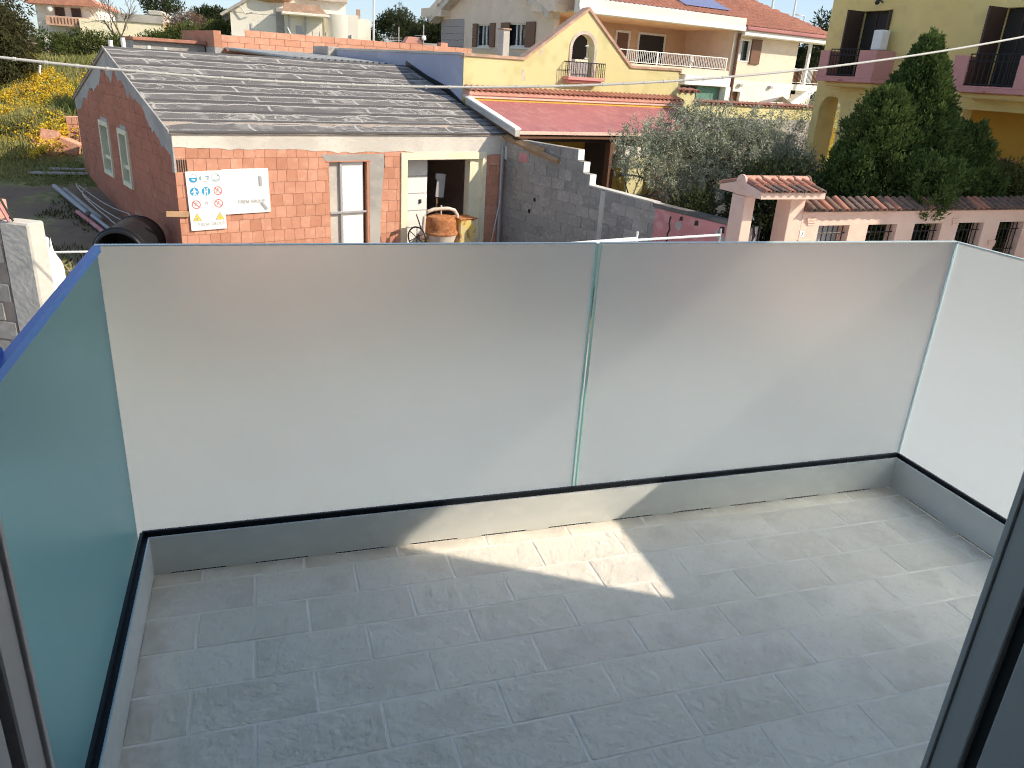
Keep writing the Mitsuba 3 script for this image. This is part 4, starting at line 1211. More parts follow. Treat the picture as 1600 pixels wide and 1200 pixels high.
sh = part(k, 'shutter', PH(cbx(12.28, 13.05, -1.30, -1.21, 2.84, 4.12, .01)), 'm_shutter_brown')
k = part(ph, 'window', PH(bx(10.9, 12.0, -1.0, -.97, .4, 1.35)), 'm_shutter_brown')
part(k, 'frame', PH(ext(sg.box(10.8, .35, 12.1, 1.45).difference(sg.box(10.95, .4, 11.95, 1.35)), -1.26, -1.1)), 'm_white')
for x in (11.8, 14.3):
    part(ph, 'wall_lamp', PH(cbx(x - .15, x + .15, -1.42, -1.21, 1.62, 1.78, .04)), 'm_rail_grey')
part(ph, 'eave_band', PH(cbx(10.82, 18.6, -2.0, -1.0, 4.22, 4.50, .015)), 'm_white')
part(ph, 'gutter', PH(cbx(10.82, 18.75, -2.14, -2.0, 4.46, 4.66, .04)), 'm_redsheet')


def tile_field(corners_low, corners_high, pitch=.30, rows=16):
    """A roof slope as rows of barrel tiles: corrugated across, stepped along."""
    l0, l1, h0, h1 = (np.array(c, float) for c in (*corners_low, *corners_high))
    nu = int(np.linalg.norm(l1 - l0) / pitch) * 6
    us = np.linspace(0, 1, nu + 1)
    nrm = np.cross(l1 - l0, h0 - l0)
    nrm /= np.linalg.norm(nrm)
    vs = []
    for r in range(rows):
        vs += [(r / rows + 1e-4, .05), ((r + 1) / rows - 1e-4, .0)]
    v = []
    for t_, st in vs:
        a_, b_ = l0 + (h0 - l0) * t_, l1 + (h1 - l1) * t_
        L0 = np.linalg.norm(l1 - l0)
        x = us * np.linalg.norm(b_ - a_) / pitch + np.linalg.norm(a_ - (l0 + (h0 - l0) * t_)) / pitch
        off = (a_ - l0) @ ((l1 - l0) / L0) / pitch
        h = .075 * np.abs(np.sin(math.pi * (x + off)))
        v.append(a_ + us[:, None] * (b_ - a_) + nrm * (h + st)[:, None])
    v = np.vstack(v)
    m_ = nu + 1
    i, j = np.meshgrid(np.arange(len(vs) - 1), np.arange(nu), indexing='ij')
    q = np.stack([i * m_ + j, i * m_ + j + 1, (i + 1) * m_ + j + 1, (i + 1) * m_ + j], -1).reshape(-1, 4)
    return TM(v, np.vstack([q[:, [0, 1, 2]], q[:, [0, 2, 3]]]))


P = PH.pt
part(ph, 'roof_slope', tile_field((P(10.8, -1.9, 4.62), P(18.7, -1.9, 4.62)), (P(10.8, 4.2, 7.4), P(13.2, 4.2, 7.4))), 'm_terra', stuff=True)
part(ph, 'roof_slope', tile_field((P(-.9, -1.6, 5.0), P(10.8, -1.6, 5.0)), (P(-.9, 5.2, 8.2), P(10.8, 5.2, 8.2)), rows=18), 'm_terra', stuff=True)
part(ph, 'roof_hip', tile_field((P(18.7, -1.9, 4.62), P(18.7, 10, 4.62)), (P(13.2, 4.2, 7.4), P(13.2, 6, 7.4))), 'm_terra', stuff=True)
for i in range(14):
    t_ = i / 13
    q = np.array(P(18.7, -1.9, 4.66)) * (1 - t_) + np.array(P(13.2, 4.2, 7.44)) * t_
    part(ph, 'hip_tile', trimesh.creation.icosphere(1, .13).apply_scale((1.6, 1.2, .7)).apply_translation(q), 'm_terra')
part(ph, 'skylight_panel', PH(TM([(7.2, -1.0, 5.42), (10.6, -1.0, 5.42), (9.2, 2.2, 6.95), (6.2, 2.2, 6.95)], [[0, 1, 2], [0, 2, 3]])), 'm_solar', label='bluish panel lying on the tiled roof')
part(ph, 'roof_core', PH(bx(.1, 10.7, 2.5, 10, Z0, 4.4)), 'm_peach')
part(ph, 'chimney', PH(cbx(12.6, 13.9, 3.5, 4.6, 7.2, 8.2, .03)), 'm_plaster_grey')
# outside stair and landing at the right end
st = part(ph, 'stair_landing', PH(cbx(16.21, 19.0, -1.0, .6, 1.6, 1.95, .02)), 'm_cream_wall')
for i in range(8):
    part(ph, 'stair_step', PH(cbx(17.2 - (i + 1) * .36, 17.2 - i * .36, -1.9, -1.02, Z0 + .0, 1.6 - i * .22, .01)), 'm_cream_wall')
part(ph, 'stair_side', PH(ext(sg.Polygon([(17.3, 1.95), (17.3, 1.5), (13.9, -.4), (13.9, .05)]), -2.0, -1.91)), 'm_white')
lr = part(ph, 'landing_railing', PH(concat([tube([(16.3, -.98, 2.8), (18.9, -.98, 2.8)], .03, 5), tube([(16.3, -.98, 2.05), (18.9, -.98, 2.05)], .02, 5)])), 'm_white_metal')
for x in np.linspace(16.4, 18.8, 22):
    part(lr, 'baluster', PH(bx(x - .015, x + .015, -.99, -.97, 2.0, 2.8)), 'm_rail_wood' if x < 17.2 or x > 18.2 else 'm_white_metal')
part(lr, 'post', PH(bx(18.85, 19.0, -1.05, -.9, 1.6, 2.95)), 'm_white_metal')
part(ph, 'eave_post', PH(bx(17.0, 17.16, -1.4, -1.24, 1.95, 4.23)), 'm_white_metal')
part(ph, 'sun_shade', PH(TM([(13.0, -2.4, .75), (14.2, -2.4, 1.25), (15.3, -2.4, .8), (15.2, -1.6, .9), (13.2, -1.6, .9)], [[0, 1, 4], [1, 2, 3], [1, 3, 4]])), 'm_greyclad')

# garden walls behind the olive tree
GW = Frame((12, 26), 14)
ya = thing('yellow_garden_wall', 'pale yellow garden wall with tile coping behind the olive tree', 'wall')
part(ya, 'wall', GW(bx(3.4, 10.6, 0, .25, -.4, .93)), 'm_yellow')
yc = part(ya, 'coping', GW(bx(3.4, 10.6, -.06, .31, .931, .95)), 'm_terra_dark')
for i in range(30):
    part(yc, 'tile', GW(place_tile(coppo(.5, .11, .09), 3.5 + i * .24, -.1, .955, .15)), 'm_terra')
part(ya, 'grey_base', GW(bx(3.4, 10.6, -.35, -.01, Z0, .50)), 'm_plaster_grey')
yb = thing('yellow_pier', 'short yellow pier with a tiled cap beside the veranda roof', 'wall')
part(yb, 'wall', GW(cbx(2.45, 3.38, -.1, .25, Z0, 1.30, .01)), 'm_yellow')
for i in range(4):
    part(yb, 'tile', GW(place_tile(coppo(.5, .13, .11), 2.57 + i * .28, -.2, 1.31, .15)), 'm_terra')

# rails standing in the street just beyond the balcony
SR = Frame((0, 0), 16)
for q0, q1, txt in (((4.952, 12, -.983), (6.13, 12, -.899), 'white metal handrail with an end post, left of the two behind the balcony glass'), ((5.75, 12, -.955), (7.76, 12, -.845), 'longer white metal handrail in front of the pink panel of the block wall')):
    q0, q1 = np.array(q0), np.array(q1)
    q0 = q0 - (q1 - q0) * .6
    k = thing('handrail', txt, 'handrail', None)
    part(k, 'rail', tube([q0, q1], .022, 8), 'm_white_metal')
    part(k, 'end_post', tube([q1 + [0, 0, .11], [q1[0], q1[1], Z0]], .020, 8), 'm_white_metal' if q1[0] < 7 else 'm_rail_grey')
    part(k, 'post', tube([q0, [q0[0], q0[1], Z0]], .020, 8), 'm_white_metal')

# the overhead cable
cb = np.array([[-2.026, 1.472], [-1.052, 1.438], [.017, 1.413], [1.193, 1.425], [2.02, 1.452], [3.179, 1.53], [4.357, 1.632], [5.453, 1.775], [6.027, 1.865], [7.137, 2.047], [8.964, 2.387]])
co = np.polyfit(cb[:, 0], cb[:, 1], 3)
xs_ = np.linspace(-9, 16, 120)
ck = thing('overhead_cable', 'pale twisted overhead cable sagging across the whole street view', 'cable')
part(ck, 'cable', tube([(x, 8 + .0 * x, float(np.polyval(co, x))) for x in xs_], .0125, 7), 'm_cable', smooth=60)
part(ck, 'binding', concat([tube([(x - .012, 8, float(np.polyval(co, x - .012))), (x + .012, 8, float(np.polyval(co, x + .012)))],   .0165, 7) for x in np.arange(-8.5, 5, .235)]), 'm_cable', stuff=True)

# ---------------------------------------------------------------- foliage helpers
def leaves(pts, dirs, length, width, seed, spread=.6, fold=0.0):
    """One diamond of two triangles per point, lying roughly along its direction."""
    g = np.random.default_rng(seed)
    n = len(pts)
    d = dirs + g.normal(0, spread, (n, 3))
    d /= np.linalg.norm(d, axis=1, keepdims=True) + 1e-9
    s = np.cross(d, g.normal(0, 1, (n, 3)))
    s /= np.linalg.norm(s, axis=1, keepdims=True) + 1e-9
    ln_ = (length * g.uniform(.6, 1.3, n))[:, None]
    w = (width * g.uniform(.7, 1.3, n))[:, None]
    v = np.stack([pts, pts + d * ln_ * .5 + s * w * .5, pts + d * ln_, pts + d * ln_ * .5 - s * w * .5], 1).reshape(-1, 3)
    k = np.arange(n)[:, None] * 4
    f = np.concatenate([k + [0, 1, 2], k + [0, 2, 3]], 0)
    return TM(v, f)


def clumps(centres, n, r, g, squash=1.0):
    """Points in little balls around the centres, and the outward direction of each."""
    o = g.normal(0, 1, (len(centres), n, 3))
    o /= np.linalg.norm(o, axis=2, keepdims=True)
    o *= g.uniform(.25, 1, (len(centres), n, 1)) ** .5
    o[..., 2] *= squash
    rr = np.broadcast_to(np.asarray(r, float), (len(centres),))[:, None, None]
    return (centres[:, None] + o * rr).reshape(-1, 3), o.reshape(-1, 3)


def ball_crown(c, r, n_clump, n_leaf, clump_r, seed, hollow=.45, gap=.35):
    """Clump centres in an ellipsoid's outer shell, thinned by noise so that gaps remain."""
    g = np.random.default_rng(seed)
    o = g.normal(0, 1, (n_clump * 3, 3))
    o /= np.linalg.norm(o, axis=1, keepdims=True)
    o *= (hollow + (1 - hollow) * g.uniform(0, 1, (len(o), 1)) ** .6)
    nz = meshkit.fbm(o * 2.6 + seed, 3, seed)
    o = o[nz > gap][:n_clump]
    bump = .80 + .45 * meshkit.noise(o / (np.linalg.norm(o, axis=1, keepdims=True) + 1e-9) * 2.1 + 7, seed)
    return np.asarray(c) + o * np.asarray(r) * bump[:, None], g


def bush(name, label, cat, c, r, n_clump, n_leaf, clump_r, leaf, m, seed, group=None, trunk=None, gap=.35, up=.5):
    k = thing(name, label, cat, group)
    cc, g = ball_crown(c, r, n_clump, n_leaf, clump_r, seed, gap=gap)
    p, o = clumps(cc, n_leaf, clump_r, g)
    part(k, 'crown', leaves(p, o + [0, 0, up], leaf[0], leaf[1], seed), m)
    c, r = np.asarray(c, float), np.asarray(r, float)
    if trunk:
        b = np.array([c[0], c[1], trunk[0]])
        part(k, 'trunk', tube([b, (b + c) / 2 + [.03 * r[0], 0, 0], c + [0, 0, r[2] * .3]], [trunk[1], trunk[1] * .8, trunk[1] * .3], 7), 'm_trunk')
        for i in range(6):
            e = c + r * g.normal(0, .42, 3)
            part(k, 'limb', tube([c - [0, 0, r[2] * .5], (c + e) / 2, e], [trunk[1] * .6, trunk[1] * .4, trunk[1] * .12], 5), 'm_trunk')
    return k


# ---------------------------------------------------------------- conifer behind the pink garden wall
tj = thing('conifer', 'dense dark green conical conifer leaning over the pink garden wall', 'tree')
tg_ = np.random.default_rng(31)
base = FN.pt(6.0, 1.75, Z0)
part(tj, 'trunk', tube([base, base + [0, 0, 2.6], base + [-.1, 0, 5.2]], [.17, .12, .03], 8), 'm_trunk')
lobes = [((5.80, 1.75), -2.7, 2.72, [(0, 1.4), (.25, 2.10), (.45, 1.70), (.60, 1.12), (.74, .74), (.87, .42), (.95, .16), (1, .02)], 3000),
         ((4.55, 1.45), -2.6, 1.62, [(0, 1.0), (.4, 1.20), (.7, .92), (.9, .55), (1, .10)], 850),
         ((7.35, 1.30), -2.6, .95, [(0, 1.0), (.4, 1.25), (.7, .85), (.9, .40), (1, .05)], 800),
         ((5.0, .05), -.92, .30, [(0, .12), (.3, .40), (.8, .55), (1, .1)], 150),
         ((3.95, 1.6), -2.6, .30, [(0, .8), (.5, .95), (.85, .55), (1, .1)], 190),
         ((8.25, 1.5), -2.6, .25, [(0, .8), (.5, .95), (.85, .55), (1, .1)], 190)]
P_, D_ = [], []
for (la, lb), z0, z1, prof_, n in lobes:
    t_ = tg_.uniform(0, 1, n) ** .95
    ph_ = tg_.uniform(0, 2 * math.pi, n)
    rr = np.interp(t_, [q[0] for q in prof_], [q[1] for q in prof_])
    wob = .55 + .45 * meshkit.noise(np.stack([np.cos(ph_) * 2.2, np.sin(ph_) * 2.2, t_ * 5], -1) + la * 3, 5) + .36 * meshkit.noise(np.stack([np.cos(ph_) * 6, np.sin(ph_) * 6, t_ * 13], -1) + la * 3, 6)
    rad = rr * wob * np.where(tg_.uniform(0, 1, n) < .28, tg_.uniform(.15, .7, n), tg_.uniform(.76, 1.0, n))
    z = z0 + (z1 - z0) * t_
    o = np.stack([np.cos(ph_), np.sin(ph_), np.zeros(n)], -1)
    c = FN.pt(la, lb, 0)[None] + o * rad[:, None] + np.stack([z * 0, z * 0, z], -1)
    if lb > .6:                                  # the wall holds the crown back; only one branch hangs over it
        bq = (c - FN.o) @ FN.v
        ok_ = (bq > .52) | (z > -.40)
        c, o, n = c[ok_], o[ok_], int(ok_.sum())
    up_ = o * .55 + [0, 0, .9]
    up_ /= np.linalg.norm(up_, axis=1, keepdims=True)
    # each spray: scale leaves along a short upward axis
    m_ = 26
    s_ = tg_.uniform(0, 1, (n, m_, 1))
    ln_ = (.17 + .17 * tg_.uniform(0, 1, (n, 1, 1)))
    side = tg_.normal(0, 1, (n, m_, 3))
    q = c[:, None] + up_[:, None] * s_ * ln_ + side * (.062 * (1.15 - s_))
    P_.append(q.reshape(-1, 3))
    D_.append((up_[:, None] + .55 * side * .6).reshape(-1, 3))
part(tj, 'crown', leaves(np.vstack(P_), np.vstack(D_), .105, .040, 7, .25), 'm_thuja')
g_ = np.random.default_rng(77)
ps, ds = [], []
for i in range(30):
    t_ = i / 29
    ps.append(FN.pt(5.80 + .08 * math.sin(i), 1.75, 2.55 + .50 * t_)[None] + g_.normal(0, .05 * (1.1 - t_), (9, 3)))
part(tj, 'leader', leaves(np.vstack(ps), np.tile([0, 0, 1.], (270, 1)), .11, .03, 8, .4), 'm_thuja')
sb3 = bush('shrub', 'rounded lighter green shrub to the right of the big conifer behind the garden wall', 'shrub', FN.pt(9.35, 1.5, -.75), (1.15, .9, 1.05), 330, 36, .20, (.11, .038), 'm_hedge', 41, trunk=(Z0, .08), gap=.3, up=.7)
bush('shrub', 'dark leafy shrub behind the tiled gateway roof', 'shrub', FN.pt(2.3, 1.9, -.9), (1.1, .8, .95), 260, 36, .22, (.10, .05), 'm_far_tree', 42, trunk=(Z0, .07), gap=.3)
bush('shrub', 'dark leafy shrub behind the gateway pillar below the olive tree', 'shrub', FN.pt(.55, 2.6, -1.3), (.55, .5, .6), 90, 34, .2, (.10, .045), 'm_far_tree', 43, trunk=(Z0, .06), gap=.3)

# ---------------------------------------------------------------- olive tree in the yard behind the block wall
ol = thing('olive_tree', 'silvery grey green olive tree spreading behind the block wall', 'tree')
og = np.random.default_rng(12)
OB_ = np.array([12.0, 18.7, Z0])
limbs = []


def limb(p, d, ln_, r, depth):
    d = d / np.linalg.norm(d)
    pts, q = [p], p.copy()
    for i in range(4):
        d = d + og.normal(0, .16, 3)
        d /= np.linalg.norm(d)
        q = q + d * ln_ / 4
        pts.append(q.copy())
    limbs.append((depth, tube(pts, np.linspace(r, r * .55, 5), 6 if depth < 2 else 4, caps=False), np.array(pts)))
    if depth < 3:
        for i in range(3 if depth else 5):
            e = d * .55 + og.normal(0, .62, 3) * [1.15, .8, .62] + [0, 0, .18]
            limb(np.array(pts[-1 - (i % 2)]), e, ln_ * og.uniform(.58, .82), r * .58, depth + 1)


for d in ((-.75, -.1, 1.0), (.35, .0, 1.05), (-.15, .25, 1.15)):
    limb(OB_ + np.array(d) * [.2, .2, 0], np.array(d), 1.75, .13, 0)
part(ol, 'trunk', tube([OB_ - [0, 0, .1], OB_ + [0, 0, .45]], [.22, .19], 9), 'm_trunk')
for dpt, m_, _ in limbs:
    if dpt < 2:
        part(ol, 'limb', m_, 'm_trunk')
part(ol, 'twigs', concat([m_ for dpt, m_, _ in limbs if dpt >= 2]), 'm_trunk', stuff=True)
# leafy shoots filling the crown, thinner on its left side and at the top right
oc = []
lobes = [((10.9, 18.6, .15), (1.35, 1.0, .85), 250), ((12.1, 18.8, .25), (1.2, 1.0, .78), 250), ((9.25, 18.3, -.15), (.95, .7, .80), 180), ((13.3, 18.9, -.15), (1.15, .9, .85), 250),
         ((11.2, 18.4, -.85), (1.1, .8, .6), 110), ((14.3, 19.0, -.55), (.9, .8, .8), 170), ((10.0, 18.3, -.85), (.45, .5, .5), 40), ((12.6, 18.6, -.8), (1.1, .8, .6), 170), ((9.9, 18.4, .25), (.8, .7, .55), 90), ((13.0, 18.7, .75), (.75, .6, .35), 35), ((10.9, 18.6, .85), (.8, .6, .3), 45)]
for i, (c, r, n) in enumerate(lobes):
    cc, _ = ball_crown(c, r, n, 0, 0, 60 + i, hollow=.2, gap=.38)
    oc.append(cc)
oc = np.vstack(oc)
n = len(oc)
ax = og.normal(0, .55, (n, 3)) + [0, 0, .75]
ax /= np.linalg.norm(ax, axis=1, keepdims=True)
s_ = og.uniform(0, 1, (n, 26, 1))
q = oc[:, None] + ax[:, None] * (s_ - .3) * .40 + og.normal(0, .028, (n, 26, 3))
dd = ax[:, None] * .55 + og.normal(0, .75, (n, 26, 3))
part(ol, 'crown', leaves(q.reshape(-1, 3), dd.reshape(-1, 3), .090, .026, 9, .1), 'm_olive')
part(ol, 'shoots', concat([tube([c - a * .14, c + a * .26], [.006, .003], 3, caps=False) for c, a in zip(oc[::2], ax[::2])]), 'm_trunk', stuff=True)

# ---------------------------------------------------------------- far trees
bush('broad_pine', 'broad dark pine behind the white pole, left of its twin', 'tree', (9.95, 60, 4.10), (1.45, 1.3, 1.00), 150, 40, .30, (.22, .07), 'm_far_tree', 51, trunk=(1.0, .14), gap=.36)
bush('broad_pine', 'dark pine right beside the grey side gable of the peach house', 'tree', (11.7, 55, 3.65), (1.15, 1.1, .95), 150, 40, .28, (.20, .07), 'm_far_tree', 52, trunk=(1.0, .14), gap=.33)
bush('low_tree', 'small dark tree between the two broad pines', 'tree', (10.9, 57, 3.35), (.8, .8, .7), 70, 40, .25, (.18, .07), 'm_far_tree', 53, trunk=(1.0, .1))
bush('low_tree', 'pale low tree left of the white pole', 'tree', (8.3, 62, 3.3), (.8, .7, .5), 60, 36, .25, (.18, .07), 'm_hedge', 54, trunk=(1.0, .1))
bush('tall_conifer', 'tall loose blue green conifer against the sky above the pale low building', 'tree', (-6.75, 75, 5.0), (1.45, 1.4, 2.3), 120, 36, .32, (.3, .08), 'm_far_tree', 55, trunk=(1.0, .16), gap=.42)
bush('round_pine', 'dark round pine left of the white rendered building', 'tree', (-2.35, 60, 3.65), (1.35, 1.2, .62), 150, 40, .26, (.2, .07), 'm_far_tree', 56, trunk=(1.0, .13), gap=.3)
bush('reddish_shrub', 'brownish red twiggy shrub above the green hedge', 'shrub', (-3.3, 50, 3.0), (1.0, .8, .55), 90, 30, .22, (.16, .04), 'm_dry', 57, trunk=(.6, .06))
for i, (x, y, z, rx, rz, txt) in enumerate([(-4.5, 45.5, 1.95, 1.0, .75, 'glossy green bush beside the pale yellow low building'), (-3.2, 45, 2.25, 1.1, .85, 'green bush left of the dark end of the orange brick wall'), (-1.75, 46.5, 2.7, .8, .6, 'light green bush under the dark round pine'),
                                            (-9.2, 45.5, 1.45, 1.2, .85, 'olive green hedge bush beside the dark pine trunk at the left'), (-7.9, 46, 1.55, 1.2, .85, 'middle bush of the green hedge behind the yellow flowers'), (-6.5, 45.5, 1.5, 1.1, .85, 'green hedge bush just left of the brick gable peak'), (-5.5, 45, 1.45, .9, .75, 'dull green bush under the bare tree')]):
    bush('hedge_bush', txt, 'bush', (x, y, z - .22), (rx, .8, rz), 170, 40, .20, (.13, .05), 'm_hedge', 70 + i, trunk=(.3, .06), gap=.28)
dp = bush('drooping_pine', 'big dark drooping pine filling the upper left corner', 'tree', (-10.15, 38, 1.6), (1.75, 1.5, 2.9), 900, 44, .26, (.22, .045), 'm_pine', 81, trunk=(-.6, .3), gap=.34, up=-.5)
bush('tall_conifer', 'tall dark cedar rising between the peach and the ochre buildings', 'tree', (45.6, 60, 3.2), (1.9, 1.8, 4.4), 230, 40, .42, (.36, .1), 'm_far_tree', 58, trunk=(Z0, .25), gap=.38)
bush('low_tree', 'dark tree behind the landing of the outside stair', 'tree', (43.9, 62, 3.6), (2.2, 1.8, 1.5), 150, 40, .42, (.34, .1), 'm_far_tree', 59, trunk=(Z0, .2))
bush('low_tree', 'shaded tree under the tall cedar', 'tree', (46.3, 61, .6), (2.2, 1.6, 2.6), 190, 40, .42, (.34, .1), 'm_far_tree', 60, trunk=(Z0, .2))
bush('broom_bush', 'yellow flowering bush at the foot of the outside stair', 'bush', (31.6, 45, -.1), (2.6, 1.2, 1.2), 160, 34, .3, (.16, .08), 'm_flower', 61, trunk=(Z0, .06))
bush('broom_bush', 'yellow flowering bush seen through the arch of the ochre building', 'bush', (33.5, 40, -.9), (2.6, 1.2, 1.5), 150, 34, .3, (.16, .08), 'm_flower', 62, trunk=(Z0, .06))
bush('grey_shrub', 'grey twiggy shrub in front of the whitewashed stair', 'shrub', (27.9, 35.2, .8), (1.5, .8, .8), 120, 34, .25, (.12, .03), 'm_olive', 63, trunk=(Z0, .08), gap=.42)
bush('low_tree', 'greenish tree between the olive tree and the ochre arcade', 'tree', (21.5, 28.5, .1), (1.2, 1.0, 1.0), 120, 34, .22, (.1, .035), 'm_olive', 64, trunk=(Z0, .08))
# bare tree
bt = thing('bare_tree', 'leafless tree with fine branches in front of the pale low building', 'tree')
bg = np.random.default_rng(19)
tw = []


def twig(p, d, ln_, r, depth):
    d = d / np.linalg.norm(d)
    q = p + d * ln_ * .5 + bg.normal(0, .04, 3) * ln_
    e = p + d * ln_
    tw.append((depth, tube([p, q, e], [r, r * .8, r * .6], 5 if depth < 2 else 3, caps=False)))
    if depth < 5:
        for i in range(3):
            twig(e if i else q, d + bg.normal(0, .42, 3) + [0, 0, .12], ln_ * bg.uniform(.62, .85), r * .62, depth + 1)


twig(np.array([-6.75, 50, .8]), np.array([.02, 0, 1.]), 1.30, .10, 0)
part(bt, 'trunk', tw[0][1], 'm_trunk')
for dpt, m_ in tw[1:]:
    if dpt == 1:
        part(bt, 'limb', m_, 'm_trunk')
part(bt, 'twigs', concat([m_ for dpt, m_ in tw if dpt >= 2]), 'm_trunk', stuff=True)

# ---------------------------------------------------------------- flower meadow
mg = np.random.default_rng(23)


def scatter(n, x0, x1, y0, y1):
    x, y = mg.uniform(x0, x1, n), mg.uniform(y0, y1, n)
    return x, y


x, y = scatter(60000, -16, -2, 27.5, 45)
keep = ((y > 29.4) | (mg.uniform(0, 1, len(x)) < .12)) & np.where(y < 28.6, x < -1.717 - (y - 18.2) * .354 + .1, x < -.150 * y) & ~((y < 31.4) & (y > 29.3) & (x > -7.1))
x, y = x[keep], y[keep]
den = meshkit.fbm(np.stack([x * .6, y * .6, x * 0], -1), 3, 3)
z = ground_z(x, y)
tall = .22 + .55 * np.clip((den - .42) * 3, 0, 1) * (y > 29.2) + .1
p = np.stack([x, y, z + tall * mg.uniform(0, .8, len(x)) * (y > 29.2)], -1)
x, y = scatter(9000, -11, -4.6, 26.8, 31.4)
keep = (x < np.minimum(-1.717 - (y - 18.2) * .354 + .1, -.150 * y)) & ((meshkit.fbm(np.stack([x, y, x * 0], -1), 3, 31) + mg.normal(0, .05, len(x)) > .42) | (y > 28))
x, y = x[keep], y[keep]
short = leaves(np.stack([x, y, ground_z(x, y)], -1), np.tile([0, 0, 1.], (len(x), 1)), .13, .03, 33, .45)
stuff('meadow_grass', concat([leaves(p, np.tile([0, 0, 1.], (len(p), 1)), .38, .036, 3, .35), short]), 'm_grass', 'tall pale green meadow grass rising behind the brick building', 'grass')
x, y = scatter(90000, -14, -4, 29.4, 45)
den = meshkit.fbm(np.stack([x * .45, y * .33, x * 0 + 2], -1), 3, 9)
den2 = meshkit.fbm(np.stack([x * 1.6, y * 1.6, x * 0], -1), 2, 4)
zone = ((y < 39.0) & (y > 30.6) & (x < -6.1 - (y - 30) * .12)) | (y > 41.8)
keep = (den + .30 * den2 + .23 * zone + mg.normal(0, .07, len(x)) > .815) & (x < -.150 * y)
x, y = x[keep], y[keep]
n = len(x)
h = .30 + .45 * np.clip((meshkit.fbm(np.stack([x * .6, y * .6, x * 0], -1), 3, 3) - .42) * 3, 0, 1)
p = np.stack([x, y, ground_z(x, y) + h + mg.uniform(-.12, .12, n)], -1)
a_ = leaves(p, np.stack([mg.normal(0, 1, n), mg.normal(0, 1, n), mg.normal(.2, .3, n)], -1), .070, .062, 5, .2)
b_ = leaves(p + [0, 0, .01], np.stack([mg.normal(0, 1, n), mg.normal(0, 1, n), mg.normal(.2, .3, n)], -1), .062, .055, 6, .2)
stuff('yellow_flowers', concat([a_, b_]), 'm_flower', 'mass of bright yellow daisies in the meadow at the left', 'flowers')
x, y = scatter(9000, -9, -2.4, 15.5, 27)
den = meshkit.fbm(np.stack([x * .8, y * .8, x * 0], -1), 3, 13)
keep = (den > .53) & (x < -1.717 - (y - 18.2) * .354 - 1.0)
x, y = x[keep], y[keep]
p = np.stack([x, y, ground_z(x, y)], -1)
stuff('weed_tufts', leaves(p, np.tile([0, 0, 1.], (len(p), 1)), .16, .03, 13, .5), 'm_darkgrass', 'dark tufts of weeds on the bare dirt beside the gable', 'grass')
for i, (c, r) in enumerate([((-6.95, 32.6, -1.15), (.70, .5, .5)), ((-7.7, 31.6, -1.3), (.7, .6, .5)), ((-8.9, 32.2, -1.25), (.9, .7, .55))]):
    k = bush('meadow_bush', ('rounded green bush with yellow flowers beside the heap of broken bricks', 'grey green meadow bush left of the brick heap', 'long grassy bush at the left picture edge')[i], 'bush', c, r, 130, 36, .16, (.14, .03), 'm_grass', 90 + i, trunk=(-2.0, .03), gap=.25, up=.9)
    gg = np.random.default_rng(i)
    o = gg.normal(0, 1, (170, 3))
    o /= np.linalg.norm(o, axis=1, keepdims=True)
    o[:, 2] = np.abs(o[:, 2])
    part(k, 'blossoms', leaves(np.array(c) + o * np.array(r) * 1.08, gg.normal(0, 1, (170, 3)), .09, .08, 30 + i, .1), 'm_flower', stuff=True)
# weeds just below the pier
bush('weed_clump', 'fresh green weeds growing beside the white tarpaulin', 'weeds', (-2.6, 13.0, -2.2), (.75, .5, .8), 120, 34, .16, (.11, .025), 'm_grass', 96, trunk=(Z0, .02), gap=.3, up=.8)

# broken bricks, stacked blocks, boards and pipes along the gable
hg = np.random.default_rng(4)
for i, (x, y, dz, s_, txt) in enumerate([(-7.05, 30.9, .10, .22, 'loose orange brick at the left end of the heap behind the building'), (-6.72, 30.9, .38, .24, 'tilted orange brick on top of the heap behind the building'), (-6.60, 30.6, .10, .25, 'square orange brick in the middle of the heap'), (-6.15, 30.7, .14, .27, 'rounded broken orange brick right of the heap'), (-7.35, 31.1, .08, .17, 'small brick chunk half hidden in the grass by the heap')]):
    s_ *= 1.2
    m_ = cbx(-s_, s_, -s_ * .7, s_ * .7, -s_ * .75, s_ * .75, .03)
    m_.apply_transform(trimesh.transformations.euler_matrix(*hg.uniform(-.5, .5, 3)))
    z = float(ground_z(x, y)) + dz + .10
    one('loose_brick', m_.apply_translation((x, y, z)), 'm_brick3', txt, 'brick')
sk_ = thing('brick_stack', 'upright stack of new orange bricks beside the rear corner of the gable', 'brick stack')
for i in range(4):
    for j in range(3):
        part(sk_, 'brick', cbx(-6.30 + j * .17, -6.14 + j * .17, 31.5, 31.8, -1.80 + i * .27, -1.54 + i * .27, .008), 'm_brick3')
for i, (x0, y0, x1, y1, w) in enumerate([(-6.9, 28.15, -5.2, 28.05, .22), (-6.4, 28.6, -5.3, 28.55, .12)]):
    k = thing('board', ('long grey board lying on the ground at the rear corner of the gable', 'short grey board lying behind the long one')[i], 'board')
    z = float(ground_z((x0 + x1) / 2, y0)) + .10
    put(k, cbx(x0, x1, y0 - w / 2, y0 + w / 2, z - .03, z + .03, .006), 'm_plaster_grey')
